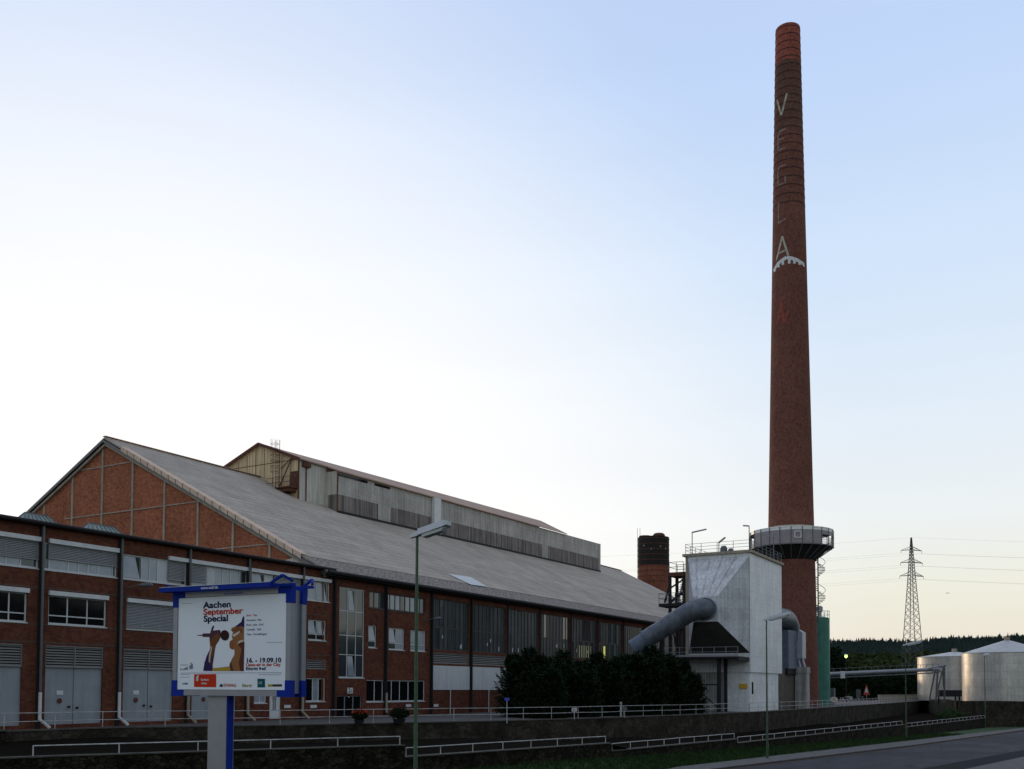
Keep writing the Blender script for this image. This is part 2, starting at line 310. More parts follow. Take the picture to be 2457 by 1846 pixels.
def rubble(name, c1, c2, scale, joint):
    m, n, l, b = mk(name); tc = n.new('ShaderNodeTexCoord')
    mp = n.new('ShaderNodeMapping'); mp.inputs['Scale'].default_value = (1, 1, 1.5); l.new(tc.outputs['Object'], mp.inputs[0])
    vo = n.new('ShaderNodeTexVoronoi'); vo.feature = 'F1'; vo.inputs['Scale'].default_value = scale; l.new(mp.outputs[0], vo.inputs['Vector'])
    ve = n.new('ShaderNodeTexVoronoi'); ve.feature = 'DISTANCE_TO_EDGE'; ve.inputs['Scale'].default_value = scale; l.new(mp.outputs[0], ve.inputs['Vector'])
    sp = n.new('ShaderNodeSeparateXYZ'); l.new(vo.outputs['Color'], sp.inputs[0])
    r = ramp(n, [(.1, c1), (.9, c2)]); l.new(sp.outputs[0], r.inputs[0])
    r2 = ramp(n, [(.02, (joint,)*3), (.09, (1, 1, 1))]); l.new(ve.outputs['Distance'], r2.inputs[0])
    mx = n.new('ShaderNodeMixRGB'); mx.blend_type = 'MULTIPLY'; mx.inputs[0].default_value = 1; l.new(r.outputs[0], mx.inputs[1]); l.new(r2.outputs[0], mx.inputs[2])
    ns = n.new('ShaderNodeTexNoise'); ns.inputs['Scale'].default_value = .8; ns.inputs['Detail'].default_value = 7; l.new(tc.outputs['Object'], ns.inputs['Vector'])
    r3 = ramp(n, [(.35, (.5, .52, .45)), (.65, (1.15, 1.1, 1))]); l.new(ns.outputs[0], r3.inputs[0])
    m2 = n.new('ShaderNodeMixRGB'); m2.blend_type = 'MULTIPLY'; m2.inputs[0].default_value = 1; l.new(mx.outputs[0], m2.inputs[1]); l.new(r3.outputs[0], m2.inputs[2])
    l.new(m2.outputs[0], b.inputs['Base Color']); b.inputs['Roughness'].default_value = .95; b.inputs['Specular IOR Level'].default_value = .1
    bp = n.new('ShaderNodeBump'); bp.inputs['Strength'].default_value = .8; bp.inputs['Distance'].default_value = .06
    l.new(r2.outputs[0], bp.inputs['Height']); l.new(bp.outputs[0], b.inputs['Normal']); return m
M['rubble'] = rubble('rubble_stone', (.048,.041,.029), (.016,.015,.011), 3.2, .3)
M['upper_stone'] = rubble('retaining_stone', (.072,.061,.050), (.042,.036,.031), 2.2, .65)
def glassm(name, c, rough=.06, spec=1.0, metal=0):
    return surf(name, c, tuple(x*.7 for x in c), scale=.7, rough=rough, spec=spec, metal=metal)
M['glass'] = glassm('window_glass', (.05,.06,.065), .05)
M['glass_pale'] = glassm('pale_glass', (.34,.38,.43), .12)  # grey-blue of reflected sky put into the pane colour
M['glass_dark'] = glassm('dark_glass', (.008,.009,.010), .06, .22)
M['glass_grime'] = linesmat('grimy_glass', (.085,.10,.10), (.05,.06,.062), .9, 'u', dark=.7, width=.5, rough=.3, streak=.4)
def emis(name, c, s):
    m, n, l, b = mk(name); b.inputs['Base Color'].default_value = (*c, 1); b.inputs['Emission Color'].default_value = (*c, 1); b.inputs['Emission Strength'].default_value = s; return m
M['lit_pane'] = emis('lit_pane', (.65,.6,.12), .55)
M['lit_dim'] = emis('lit_dim', (.5,.5,.25), .12)
M['lamp_lit'] = emis('lamp_lit', (.65, 1, .25), 2.2)
# ================================================================ THE SETTING
def lerp_table(tb):
    def f(x):
        if x <= tb[0][0]: return tb[0][1]
        for (x0, y0), (x1, y1) in zip(tb, tb[1:]):
            if x <= x1: return y0+(y1-y0)*(x-x0)/(x1-x0)
        return tb[-1][1]
    return f
Yu = lerp_table([(-60, 51.2), (38, 50.7), (48.6, 44.2), (64, 37.6), (73.4, 35), (88, 32.2), (103, 30.3), (119, 29.8), (248, 30), (400, 30)])
Yl = lerp_table([(-60, 47), (10, 44), (26, 39.2), (42, 31.1), (60.3, 27.5), (80.5, 25.1), (135, 20), (190, 14.5), (300, 3), (420, -12)])
Yg = lerp_table([(-60, 19), (0, 20), (19, 20.6), (29, 21.4), (50, 24.0), (65.5, 25.0), (83, 22.9), (125, 17.4), (180, 10.4), (300, -4), (420, -20)])
Yk = lerp_table([(-60, 16), (0, 17.4), (19, 18.2), (29, 19.2), (50, 21.4), (66, 22.4), (80, 20.4), (111.5, 15.9), (180, 8.2), (300, -6), (420, -22)])
Yr = lambda x: Yk(x)-10.6
STEPS = [(-60, 42, -.55), (42, 60.3, -1.18), (60.3, 80.5, -1.71), (80.5, 135, -2.05), (135, 420, -2.4)]
def ztop(x):
    for a, b, z in STEPS:
        if x < b: return z
    return STEPS[-1][2]
zroad = lambda x: -3.2-.008*max(0, x-66)
zbase = lambda x: -2.15-.0185*max(0, min(x, 135)-54)-.008*max(0, x-135)
def frange(a, b, st):
    n = max(1, int(round((b-a)/st))); return [a+(b-a)*i/n for i in range(n+1)]
def strip(name, mat, xs, f0, z0, f1, z1, label=None):
    m = MB(); vs = []
    for x in xs: vs += [(x, f0(x), z0(x)), (x, f1(x), z1(x))]
    m.add(vs, [(2*i, 2*i+2, 2*i+3, 2*i+1) for i in range(len(xs)-1)])
    return tag(m.build(name, mat), label, None, None, 'structure')
XS = frange(-60, 420, 3)
g = MB(); N = 40
g.quad((-2500, -2500, -9), (6000, -2500, -9), (6000, 4500, -9), (-2500, 4500, -9))
tag(g.build('ground', M['soil']), kind='structure')
strip('road', M['asphalt'], XS, Yr, zroad, Yk, zroad)
strip('verge', M['asphalt_dark'], XS, lambda x: Yr(x)-2.9, lambda x: zroad(x)+.02, Yr, lambda x: zroad(x)+.004)
strip('footpath', M['pavement'], XS, lambda x: Yr(x)-6, lambda x: zroad(x)+.12, lambda x: Yr(x)-2.9, lambda x: zroad(x)+.12)
def zb2(x): return .9-max(0, x-5)*.06 if x < 70 else zroad(x)-.3
strip('embankment', M['grass'], XS, lambda x: Yr(x)-6, lambda x: zroad(x)+.1, lambda x: min(Yr(x)-9, 5), lambda x: max(min(.9, .9-.1*max(0, x)), zroad(x)+.2))
strip('near_ground', M['grass'], XS, lambda x: min(Yr(x)-9, 5), lambda x: max(min(.9, .9-.1*max(0, x)), zroad(x)+.2), lambda x: -400, lambda x: max(min(.9, .9-.1*max(0, x)), zroad(x)+.2))
M['kerb'] = surf('kerb_shaded', (.09,.08,.08), (.05,.045,.045), scale=2, rough=.95)  # darkened so the colour carries the shadow on the kerb face
M['gutter'] = surf('gutter_stones', (.10,.062,.045), (.06,.045,.038), scale=3, spec=.1, rough=.95)
# pavement with a real kerb
m = MB(); vs = []
for x in XS:
    z = zroad(x); vs += [(x, Yk(x), z-.1), (x, Yk(x), z+.13), (x, Yg(x), z+.16), (x, Yg(x), z-.2)]
m.add(vs, [(4*i+j, 4*i+j+1, 4*i+j+5, 4*i+j+4) for i in range(len(XS)-1) for j in range(3)])
tag(m.build('pavement', M['pavement']), kind='structure')
m = MB(); vs = []
for x in XS:
    z = zroad(x); vs += [(x, Yk(x)-.16, z-.1), (x, Yk(x)-.16, z+.125), (x, Yk(x)-.003, z+.14), (x, Yk(x)-.003, z-.1)]
m.add(vs, [(4*i+j, 4*i+4+j, 4*i+5+j, 4*i+1+j) for i in range(len(XS)-1) for j in range(3)])
tag(m.build('kerb', M['kerb']), kind='structure')
strip('gutter_strip', M['gutter'], XS, lambda x: Yk(x)-.62, lambda x: zroad(x)+.006, lambda x: Yk(x)-.17, lambda x: zroad(x)+.006)
# grass bank with tufts
rng = random.Random(4)
m = MB(); vs = []; K = 5
for x in XS:
    for k in range(K+1):
        t = k/K; y = Yg(x)+(Yl(x)-Yg(x))*t; z0 = zroad(x)+.17
        vs.append((x, y, z0+(zbase(x)-z0)*t**1.3+(.08*rng.random() if 0 < k < K else 0)))
m.add(vs, [(i*(K+1)+k, (i+1)*(K+1)+k, (i+1)*(K+1)+k+1, i*(K+1)+k+1) for i in range(len(XS)-1) for k in range(K)])
tag(m.build('grass_bank', M['grass']), kind='structure')
m = MB()
for i in range(26000):
    x = 38+rng.random()**1.4*110; t = rng.random()
    y = Yg(x)-.15+(Yl(x)-Yg(x))*t; z0 = zroad(x)+.15; z = z0+(zbase(x)-z0)*t**1.3
    h = .10+.22*rng.random(); a = rng.random()*PI; wd = .03+.05*rng.random()
    dx, dy = math.cos(a)*wd, math.sin(a)*wd; lx, ly = (rng.random()-.5)*.2, (rng.random()-.5)*.2
    m.add([(x-dx, y-dy, z), (x+dx, y+dy, z), (x+lx, y+ly, z+h)], [(0, 1, 2)])
tag(m.build('grass_tufts', M['grass']), 'rough green grass along the foot of the rubble wall', 'grass', kind='stuff')
strip('terrace', M['path'], XS, Yl, lambda x: ztop(x)-.06, Yu, lambda x: ztop(x)-.02)
strip('yard', M['yard'], XS, lambda x: Yu(x)+.2, lambda x: 0, lambda x: 400, lambda x: 0)
# retaining walls: one thing each
def wallrun(name, xs, Y, ztp, zbt, th, mat, label, cat, cop=None, group=None):
    t = thing(name, label, cat, (xs[0], Y(xs[0]), zbt(xs[0])), group=group)
    m = MB(); vs = []
    for x in xs: vs += [(x, Y(x), zbt(x)), (x, Y(x), ztp(x)), (x, Y(x)+th, ztp(x)), (x, Y(x)+th, zbt(x))]
    n = len(xs)
    m.add(vs, [(4*i+j, 4*i+4+j, 4*i+5+j, 4*i+1+j) for i in range(n-1) for j in range(3)] + [(0, 1, 2, 3), (4*n-4, 4*n-1, 4*n-2, 4*n-3)])
    m.build('masonry', mat, t)
    if cop:
        m = MB(); vs = []
        for x in xs: vs += [(x, Y(x)-.06, ztp(x)+.003), (x, Y(x)-.06, ztp(x)+cop), (x, Y(x)+th+.06, ztp(x)+cop), (x, Y(x)+th+.06, ztp(x)+.003)]
        m.add(vs, [(4*i+j, 4*i+4+j, 4*i+4+(j+1) % 4, 4*i+(j+1) % 4) for i in range(n-1) for j in range(4)] + [(0, 1, 2, 3), (4*n-4, 4*n-1, 4*n-2, 4*n-3)])
        m.build('coping', M['cope'], t)
    return t
M['cope'] = surf('weathered_coping', (.12,.11,.09), (.07,.065,.055), scale=1.5, rough=.95)
wallrun('retaining_wall', frange(-60, 248, 3), Yu, lambda x: -.05, lambda x: ztop(x)-.8, .4, M['upper_stone'],
        'long dark retaining wall holding up the factory yard under the two-bar railing', 'wall', .08)
LB = ['tall rubble stone wall at the bottom left, highest step of the stepped wall',
      'rubble stone wall step just right of the nearest lamp post', 'rubble stone wall step below the dark conifers and the filter house',
      'long rubble wall step below the tall chimney, ending at the third lamp post', 'lowest far step of the rubble wall running below the round tanks']
for (a, b, z), lb in zip(STEPS, LB):
    a = max(a, -60)
    wallrun('rubble_wall', frange(a, b, 2.5), Yl, lambda x, z=z: z-.06, lambda x: zbase(x)-.9, .45, M['rubble'], lb, 'stone wall', .06, 'steps of the rubble wall along the road')
# old wall end at far left
t = wallrun('boundary_wall', frange(5, 31.5, 2.5), lambda x: 49.6, lambda x: .05-.0*x, lambda x: -2, .4, M['rubble'], 'old mossy stone wall with pale coping at the far left edge', 'wall', .1)
# ------------------------------------------------ railings
def railing(name, xs_posts, Y, zfoot, H, bars, label, group, dy=.2, r=.024, loc=None):
    x0 = xs_posts[0]; t = thing(name, label, 'railing', (x0, Y(x0)+dy, zfoot(x0)), group=group)
    for x in xs_posts:
        p = MB().tube([(x, Y(x)+dy, zfoot(x)-.05), (x, Y(x)+dy, zfoot(x)+H)], r, 6); p.build('post', M['rail_paint'], t)
    rngl = random.Random(int(x0*10))
    for hb in bars:
        pts = []
        for i, x in enumerate(xs_posts):
            pts.append((x, Y(x)+dy, zfoot(x)+hb+(rngl.random()-.5)*.03))
        if len(pts) > 1: MB().tube(pts, r, 6).build('rail', M['rail_paint'], t)
    return t
UZ = lambda x: .03
RU = [((20, 102), 'long two-bar white railing on the retaining wall, from the grey garage doors past the conifers', 3.0),
      ((102, 245), 'two-bar white railing running past the filter house and chimney foot towards the round tanks', 2.8)]
for (a, b), lb, st in RU:
    railing('railing', frange(a, b, st), Yu, UZ, .93, [.93, .45], lb, 'white railings along the factory yard', dy=.1)
LR = [((26.2, 41.9), 'low single-bar white rail on the tallest rubble wall step, behind the poster board', 3.1), ((42.3, 60.0), 'low single-bar white rail right of the nearest lamp post', 2.5),
      ((60.8, 80.3), 'low single-bar white rail below the conifers', 2.5), ((81, 134.5), 'long low single-bar white rail below the chimney', 2.75), ((136.5, 188), 'faint far low white rail on the last wall step', 2.8)]
for (a, b), lb, st in LR:
    railing('low_rail', frange(a, b, st), Yl, lambda x, z=ztop((a+b)/2): z, .44, [.44], lb, 'low rails on the rubble wall', dy=.2, r=.03)

# ================================================================ FACTORY FACADE HELPERS
D = 52.0
def zc(name, u, v):
    s, ox, oy = {'1': (2.572, 0, 1200), '2': (3.284, 380, 1340), '3': (3.285, 700, 1340), '4': (2.765, 0, 1020), '5': (3.95, 540, 1020), '6': (3.687, 1000, 1150), '7': (3.137, 1480, 1220)}[name]
    return ox+u/s, oy+v/s
def FX(name, u, v=500):                      # x on the facade plane of a column seen in a zoomed crop
    return onY(*zc(name, u, v), D).x
def FZ(name, u, v): return onY(*zc(name, u, v), D).z
def facade(m, x0, x1, z0, z1, holes, Y=D, th=.35):
    """front sheet of a wall at y=Y with rectangular openings and their reveals"""
    xs = sorted({x0, x1} | {h[0] for h in holes} | {h[1] for h in holes}); zs = sorted({z0, z1} | {h[2] for h in holes} | {h[3] for h in holes})
    for a, b in zip(xs, xs[1:]):
        for c, d in zip(zs, zs[1:]):
            mx, mz = (a+b)/2, (c+d)/2
            if any(h[0] < mx < h[1] and h[2] < mz < h[3] for h in holes): continue
            m.quad((a, Y, c), (b, Y, c), (b, Y, d), (a, Y, d))
    for a, b, c, d in holes:
        m.quad((a, Y, c), (a, Y, d), (a, Y+th, d), (a, Y+th, c)); m.quad((b, Y, c), (b, Y+th, c), (b, Y+th, d), (b, Y, d))
        m.quad((a, Y, c), (a, Y+th, c), (b, Y+th, c), (b, Y, c)); m.quad((a, Y, d), (b, Y, d), (b, Y+th, d), (a, Y+th, d))
def window(par, x0, x1, z0, z1, cols=(.5,), rows=(), fm='frame', gm='glass', fw_=.09, blind=None, box=False, Y=D, tilt=(), pale=(), mull=.07, bmat='blind', name='window', dark=(), cut=(), label=None):
    """frame mesh (part) with glass, blind, blind box and opened sashes as sub-parts"""
    Yf = Y+.10; f = MB()
    f.box(x0, x0+fw_, Yf, Yf+.08, z0, z1); f.box(x1-fw_, x1, Yf, Yf+.08, z0, z1)
    f.box(x0+fw_, x1-fw_, Yf, Yf+.08, z0, z0+fw_); f.box(x0+fw_, x1-fw_, Yf, Yf+.08, z1-fw_, z1)
    f.box(x0-.03, x1+.03, Y-.05, Yf-.003, z0-.06, z0-.003)
    cs = [x0+(x1-x0)*c for c in cols]; rs = [z0+(z1-z0)*r for r in rows]
    for c in cs: f.box(c-mull/2, c+mull/2, Yf+.003, Yf+.077, z0+fw_, z1-fw_)
    for r in rs: f.box(x0+fw_, x1-fw_, Yf+.006, Yf+.074, r-mull/2, r+mull/2)
    fr = f.build(name, M[fm], par)
    if label: fr['label'] = label
    edges = [x0+fw_/2]+cs+[x1-fw_/2]; runs = []
    for i, (a, b) in enumerate(zip(edges, edges[1:])):
        kd_ = 'glass_pale' if i in pale else 'glass_dark' if i in dark else gm
        if i in cut:                         # solid infill panel
            MB().box(a, b, Yf+.02, Yf+.05, z0+fw_/2, z1-fw_/2).build('infill_panel', M['white_panel'], fr); runs.append((None, None)); continue
        e = .004*math.sin(i*2.3+x0)
        if not runs or runs[-1][0] != kd_: runs.append((kd_, MB()))
        runs[-1][1].quad((a, Yf+.04+e, z0+fw_/2), (b, Yf+.04-e, z0+fw_/2), (b, Yf+.04-e, z1-fw_/2), (a, Yf+.04+e, z1-fw_/2))
    for kd_, pm_ in runs:
        if pm_: pm_.build('pane', M[kd_], fr)
    for (a, b, c, d) in tilt:                # sashes tilted inwards at the top: pale pane, dark wedge at the side
        xa, xb = x0+(x1-x0)*a, x0+(x1-x0)*b; za, zb = z0+(z1-z0)*c, z0+(z1-z0)*d
        s = MB(); wdg = .16*(xb-xa)
        s.poly([(xa+.05, Yf-.02, za), (xb-.05, Yf-.02, za), (xb-.05-wdg*1.6, Yf+.035, zb), (xa+.05, Yf+.035, zb)])
        s.build('tilted_sash', M['glass_pale'], fr)
        MB().poly([(xb-.045, Yf+.03, za), (xb-.045, Yf+.03, zb), (xb-.045-wdg*1.6, Yf+.03, zb)]).build('sash_gap', M['glass_dark'], fr)
    if blind:
        a, b, c = blind; xa, xb = x0+(x1-x0)*a, x0+(x1-x0)*b; s = MB(); z = z1-.06; zend = z1-(z1-z0)*c
        while z > zend:
            s.quad((xa, Yf-.10, z-.075), (xb, Yf-.10, z-.075), (xb, Yf-.045, z), (xa, Yf-.045, z)); z -= .095
        s.box(xa, xb, Yf-.10, Yf-.05, zend-.05, zend-.01)
        s.build('blind', M[bmat], fr)
    if box:
        a, b = (box if isinstance(box, tuple) else (0, 1))
        MB().box(x0+(x1-x0)*a-.04, x0+(x1-x0)*b+.04, Y-.16, Y+.09, z1-.02, z1+.24).build('blind_box', M['white_paint'], fr)
    return fr
def louvre(par, x0, x1, z0, z1, Y=D, n=None, split=1, name='louvre', mat='louvre'):
    m = MB(); n = n or int((z1-z0)/.14)
    for i in range(n):
        z = z0+(z1-z0)*(i+.2)/n; m.quad((x0, Y+.03, z), (x1, Y+.03, z), (x1, Y+.12, z+(z1-z0)/n*.62), (x0, Y+.12, z+(z1-z0)/n*.62))
    for k in range(split+1):
        x = x0+(x1-x0)*k/split; m.box(x-.03, x+.03, Y+.0, Y+.14, z0, z1)
    m.box(x0, x1, Y+.003, Y+.14, z0-.03, z0+.03); m.box(x0, x1, Y+.003, Y+.14, z1-.03, z1+.03)
    o = m.build(name, M[mat], par)
    MB().quad((x0, Y+.2, z0), (x1, Y+.2, z0), (x1, Y+.2, z1), (x0, Y+.2, z1)).build('back_plate', M['steel_dark'], o)
    return o
def plaque(par, name, x0, x1, z0, z1, mat='white_paint', Y=D):
    return MB().box(x0, x1, Y-.03, Y+.003, z0, z1).build(name, M[mat], par)
def text_mesh(txt, size, mat, parent, place, bold=0.0, name='lettering', align='LEFT', sx=1.0, shear=0.0):
    """place(u, v) -> world point; letters as a flat mesh"""
    cu = bpy.data.curves.new('t', 'FONT'); cu.body = txt; cu.size = size; cu.offset = bold; cu.align_x = align; cu.resolution_u = 3; cu.shear = shear
    o = bpy.data.objects.new('t', cu); COL.objects.link(o); dg = bpy.context.evaluated_depsgraph_get(); dg.update()
    me = bpy.data.meshes.new_from_object(o.evaluated_get(dg)); bpy.data.objects.remove(o); bpy.data.curves.remove(cu)
    off = ORG.get(parent.name, Vector((0, 0, 0)))
    for v in me.vertices: v.co = Vector(place(v.co.x*sx, v.co.y))-off
    me.materials.clear(); me.materials.append(mat); me.name = name
    ob = bpy.data.objects.new(name, me); COL.objects.link(ob); ob.parent = parent; ORG[ob.name] = off
    return ob
# vertical bay lines (dark pipes) read from the photograph
PIPE = {k: onY(px, 1500, D).x for k, px in dict(a=94, b=284, c=449, d=592, e=723, f=800, g=924, h=1034, i=1129, j=1218, k=1296, l=1370, m=1434.6, n=1496).items()}
OX = PIPE['f']-.3
GX = PIPE['f']-1.2                            # plane of the hall gable
Z_EAVE = 11.8
print('pipes', {k: round(v, 1) for k, v in PIPE.items()}, 'GX', GX)
# ================================================================ OFFICE BUILDING
off = thing('office_building', 'three-storey brick office wing with white blinds and grey garage doors', 'building', (PIPE['a'], D, 0))
holes = []; wins = []
x00 = PIPE['a']-5.4
ZT0, ZT1 = FZ('1', 290, 430), FZ('1', 290, 262)          # top floor windows
ZM0, ZM1 = FZ('1', 310, 765), FZ('1', 310, 585)          # middle floor
ZL0, ZL1, ZD0 = FZ('1', 300, 1033), FZ('1', 300, 897), .22
print('rows', ZT0, ZT1, ZM0, ZM1, ZL0, ZL1)
def W(x0, x1, z0, z1, **k): holes.append((x0, x1, z0, z1)); wins.append(((x0, x1, z0, z1), k))
W(x00+.45, FX('1', 237), ZT0, ZT1, cols=(.2, .4, .6, .78), blind=(0, 1, .66), box=True, pale=(1, 2, 3), label='window with its blind two thirds down, cut by the left edge')
W(FX('1', 268), FX('1', 722), ZT0, ZT1, cols=(.08, .33, .47, .60, .74, .95), blind=(.06, 1, .55), box=(.06, 1), pale=(1, 2, 3, 4, 5), label='wide window with its blind half down')
W(FX('1', 748), FX('1', 1153), ZT0, ZT1, cols=(.31, .43, .55, .70), blind=(.70, .97, .80), box=(.70, 1), pale=(1, 2), cut=(3,), tilt=((.03, .29, .06, .92),), label='wide window with a tilted sash and a short blind')
W(FX('1', 1175), FX('2', 700), ZT0, ZT1, cols=(.29, .42, .56, .70, .86), blind=(.02, .28, .75), box=True, cut=(1,), pale=(0, 2, 3, 4))
W(FX('2', 722), FX('2', 1128), ZT0, ZT1, cols=(.28, .43, .72), blind=(.44, .98, .72), box=True, cut=(1,), tilt=((.03, .27, .05, .92),), pale=(3,))
W(FX('3', 92), FX('3', 298), ZT0, ZT1, cols=(.22, .5, .8), box=True, pale=(0, 1), tilt=((.5, .92, .05, .92),))
W(x00+.9, FX('1', 172), ZM0, ZM1, cols=(.2, .45, .72), rows=(.3,), gm='glass_dark', box=True)
W(FX('1', 303), FX('1', 662), ZM0, ZM1, cols=(.33, .67), rows=(.3,), gm='glass_dark', box=True, label='dark six-pane window under a white blind box')
W(FX('1', 785), FX('2', 150), ZM0, ZM1, cols=(.33, .67), rows=(.3,), gm='glass_dark', blind=(0, 1, .92), box=True, label='window with its blind fully lowered')
W(PIPE['d']-4.4, PIPE['d']-.9, ZM0, ZM1, cols=(.33, .67), rows=(.3,), gm='glass_dark', box=True)
W(PIPE['e']-4.6, PIPE['e']-1.1, ZM0, ZM1, cols=(.33, .67), rows=(.3,), gm='glass_dark', blind=(0, 1, .9), box=True)
W(FX('3', 130), FX('3', 272), ZM0+.05, ZM1-.05, cols=(.5,), rows=(.3,), gm='glass_dark', tilt=((.03, .48, .33, .95), (.52, .97, .33, .95)))
lou = FX('3', 120), FX('3', 272), FZ('3', 120, 872), FZ('3', 120, 798); holes.append(lou)
W(FX('3', 118), FX('3', 272), FZ('3', 118, 1130), FZ('3', 118, 942), cols=(.38, .68), gm='glass_dark', pale=(1,), label='ground floor window with a pale strip')
W(FX('2', 762), FX('2', 862), FZ('2', 762, 1142), FZ('2', 762, 1000), cols=(.5,), pale=(0, 1))
# garage doors with louvres
doors = [(x00+.9, FX('1', 148)), (FX('1', 292), FX('1', 645)), (FX('1', 772), FX('1', 1080)), (FX('2', 272), PIPE['d']-.9)]
for a, b in doors: holes.append((a, b, ZD0, ZL1))
ent = (FX('2', 885), FX('2', 975), .1, FZ('2', 885, 1066)); holes.append(ent)
m = MB(); facade(m, x00-14, OX-.02, -.1, Z_EAVE, holes)
m.quad((x00-14, D, -.1), (x00-14, D, Z_EAVE), (x00-14, D+14, Z_EAVE), (x00-14, D+14, -.1))
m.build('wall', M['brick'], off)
for (x0, x1, z0, z1), k in wins: window(off, x0, x1, z0, z1, **k)
louvre(off, *lou)
for i, (a, b) in enumerate(doors):
    dr = MB(); dr.box(a, b, D+.12, D+.2, ZD0, ZL0)
    n = MB(); n.box((a+b)/2-.015, (a+b)/2+.015, D+.10, D+.125, ZD0, ZL0)
    o = dr.build('garage_door', M['door_grey'], off)
    n.build('door_joint', M['steel_grey'], o)
    c = (a+b)/2
    MB().box(c-1.1, c-.68, D+.09, D+.118, 1.95, 2.2).build('notice', M['white_paint'], o)
    s = MB(); s.tube([(c-.9, D+.07, 1.6), (c-.9, D+.118, 1.6)], .16, 10); s.build('warning_label', M['rust'], o)
    hd = MB(); hd.box(c-.35, c-.2, D+.05, D+.118, 1.18, 1.3); hd.box(c+.2, c+.35, D+.05, D+.118, 1.12, 1.24); hd.build('handle', M['steel_dark'], o)
    louvre(off, a, b, ZL0+.03, ZL1-.03, split=2)
o = MB().box(ent[0], ent[1], D+.1, D+.16, ent[2], ent[3]).build('poster_door', M['white_paint'], off)
o['label'] = 'white door with a grey standing figure on it'
fx0, fz0 = (ent[0]+ent[1])/2, 1.3
fg = MB()
for a, b, c, d in ((-.1, .1, .85, 1.15), (-.2, .2, .15, .8), (-.17, -.03, -.55, .15), (.03, .17, -.55, .15)): fg.box(fx0+a, fx0+b, D+.08, D+.097, fz0+c, fz0+d)
fg.build('figure_drawing', M['alu'], o)
plaque(off, 'plaque', FX('2', 1000), FX('2', 1050), FZ('2', 1000, 1180), FZ('2', 1000, 1156))
plaque(off, 'plaque', FX('3', 155), FX('3', 203), FZ('3', 155, 1180), FZ('3', 155, 1156))
# concrete string lines between storeys
for z in (ZL1+.12, ZM0-.1, ZM1+.32):
    xs0 = x00-14
    MB().box(xs0, OX-.1, D-.015, D+.003, z, z+.06).build('string_course', M['cope'], off)
# flat roof with eaves board and gutter
m = MB(); m.box(x00-14, OX, D-.35, D+14, Z_EAVE+.003, Z_EAVE+.08); m.build('roof', M['steel_grey'], off)
MB().tube([(x00-14, D-.42, Z_EAVE+.05), (OX, D-.42, Z_EAVE+.05)], .12, 8).build('gutter', M['steel_dark'], off)
for k in 'abcde':
    x = PIPE[k]
    g_ = MB().box(x-.11, x+.11, D-.12, D+.003, 0, Z_EAVE-.02).build('pilaster', M['steel_dark'], off)
    p = MB().tube([(x, D-.24, Z_EAVE+.02), (x, D-.24, 2.1)], .075, 8).build('downpipe', M['steel_grey'], off)
    lo = MB().tube([(x, D-.24, 2.1), (x, D-.24, .55), (x+.5, D-.45, .05)], .10, 8).build('downpipe_foot', M['concrete'] if k > 'b' else M['white_paint'], off)
def wall_lamp(par, x, z, Y=D):
    a = MB().tube([(x-.9, Y, z-.1), (x-.45, Y-.9, z+.12)], .03, 6).build('lamp_arm', M['steel_grey'], par)
    MB().lathe(0, 0, [(.02, .14), (.16, .12), (.24, .02), (.22, -.06), (.02, -.09)], 14)
    b = MB(); c0 = Vector((x, Y-1.1, z+.14))
    b.tube([c0+Vector((-.38, .2, -.03)), c0+Vector((-.15, .1, 0)), c0+Vector((.2, -.12, .05)), c0+Vector((.38, -.2, .04))], [.06, .15, .16, .06], 10)
    b.build('lamp_hood', M['steel_grey'], par)
wall_lamp(off, FX('1', 830), FZ('1', 830, 545))
# skylights on the flat roof
M['sky_glass'] = surf('skylight_glass', (.20,.26,.24), (.14,.19,.18), scale=1.5, rough=.25)
for (pa, pb, py0, Ys) in ((54, 178, 1241, D+3.6), (211, 333, 1267, D+3.2)):
    xa, xb = onY(pa, 1260, Ys).x, onY(pb, 1285, Ys).x; ztp = onY((pa+pb)/2, py0, Ys+1.3).z+.05
    zb_ = Z_EAVE+.085; y0, y1 = Ys, Ys+2.6; ym = (y0+y1)/2; ins = 1.0
    m = MB(); A, B, C_, D_ = (xa, y0, zb_), (xb, y0, zb_), (xb, y1, zb_), (xa, y1, zb_); R0, R1 = (xa+ins, ym, ztp), (xb-ins, ym, ztp)
    m.poly([A, B, R1, R0]); m.poly([B, C_, R1]); m.poly([C_, D_, R0, R1]); m.poly([D_, A, R0])
    o = m.build('skylight', M['sky_glass'], off)
    b = MB(); n = 7
    for k in range(n+1):
        t = k/n; b.bar(Vector(A).lerp(B, t)+Vector((0, 0, .01)), Vector(R0).lerp(R1, t)+Vector((0, 0, .01)), .06, .05)
    for P_, Q_ in ((A, R0), (B, R1), (C_, R1), (D_, R0), (R0, R1)): b.bar(P_, Q_, .08, .08)
    b.build('glazing_bar', M['steel_grey'], o)
# ================================================================ FACTORY HALL
hall = thing('factory_hall', 'long brick factory hall with a wide pitched roof and raised clerestory', 'factory hall', (GX, D, 0))
XE = 177.0; RY = 0
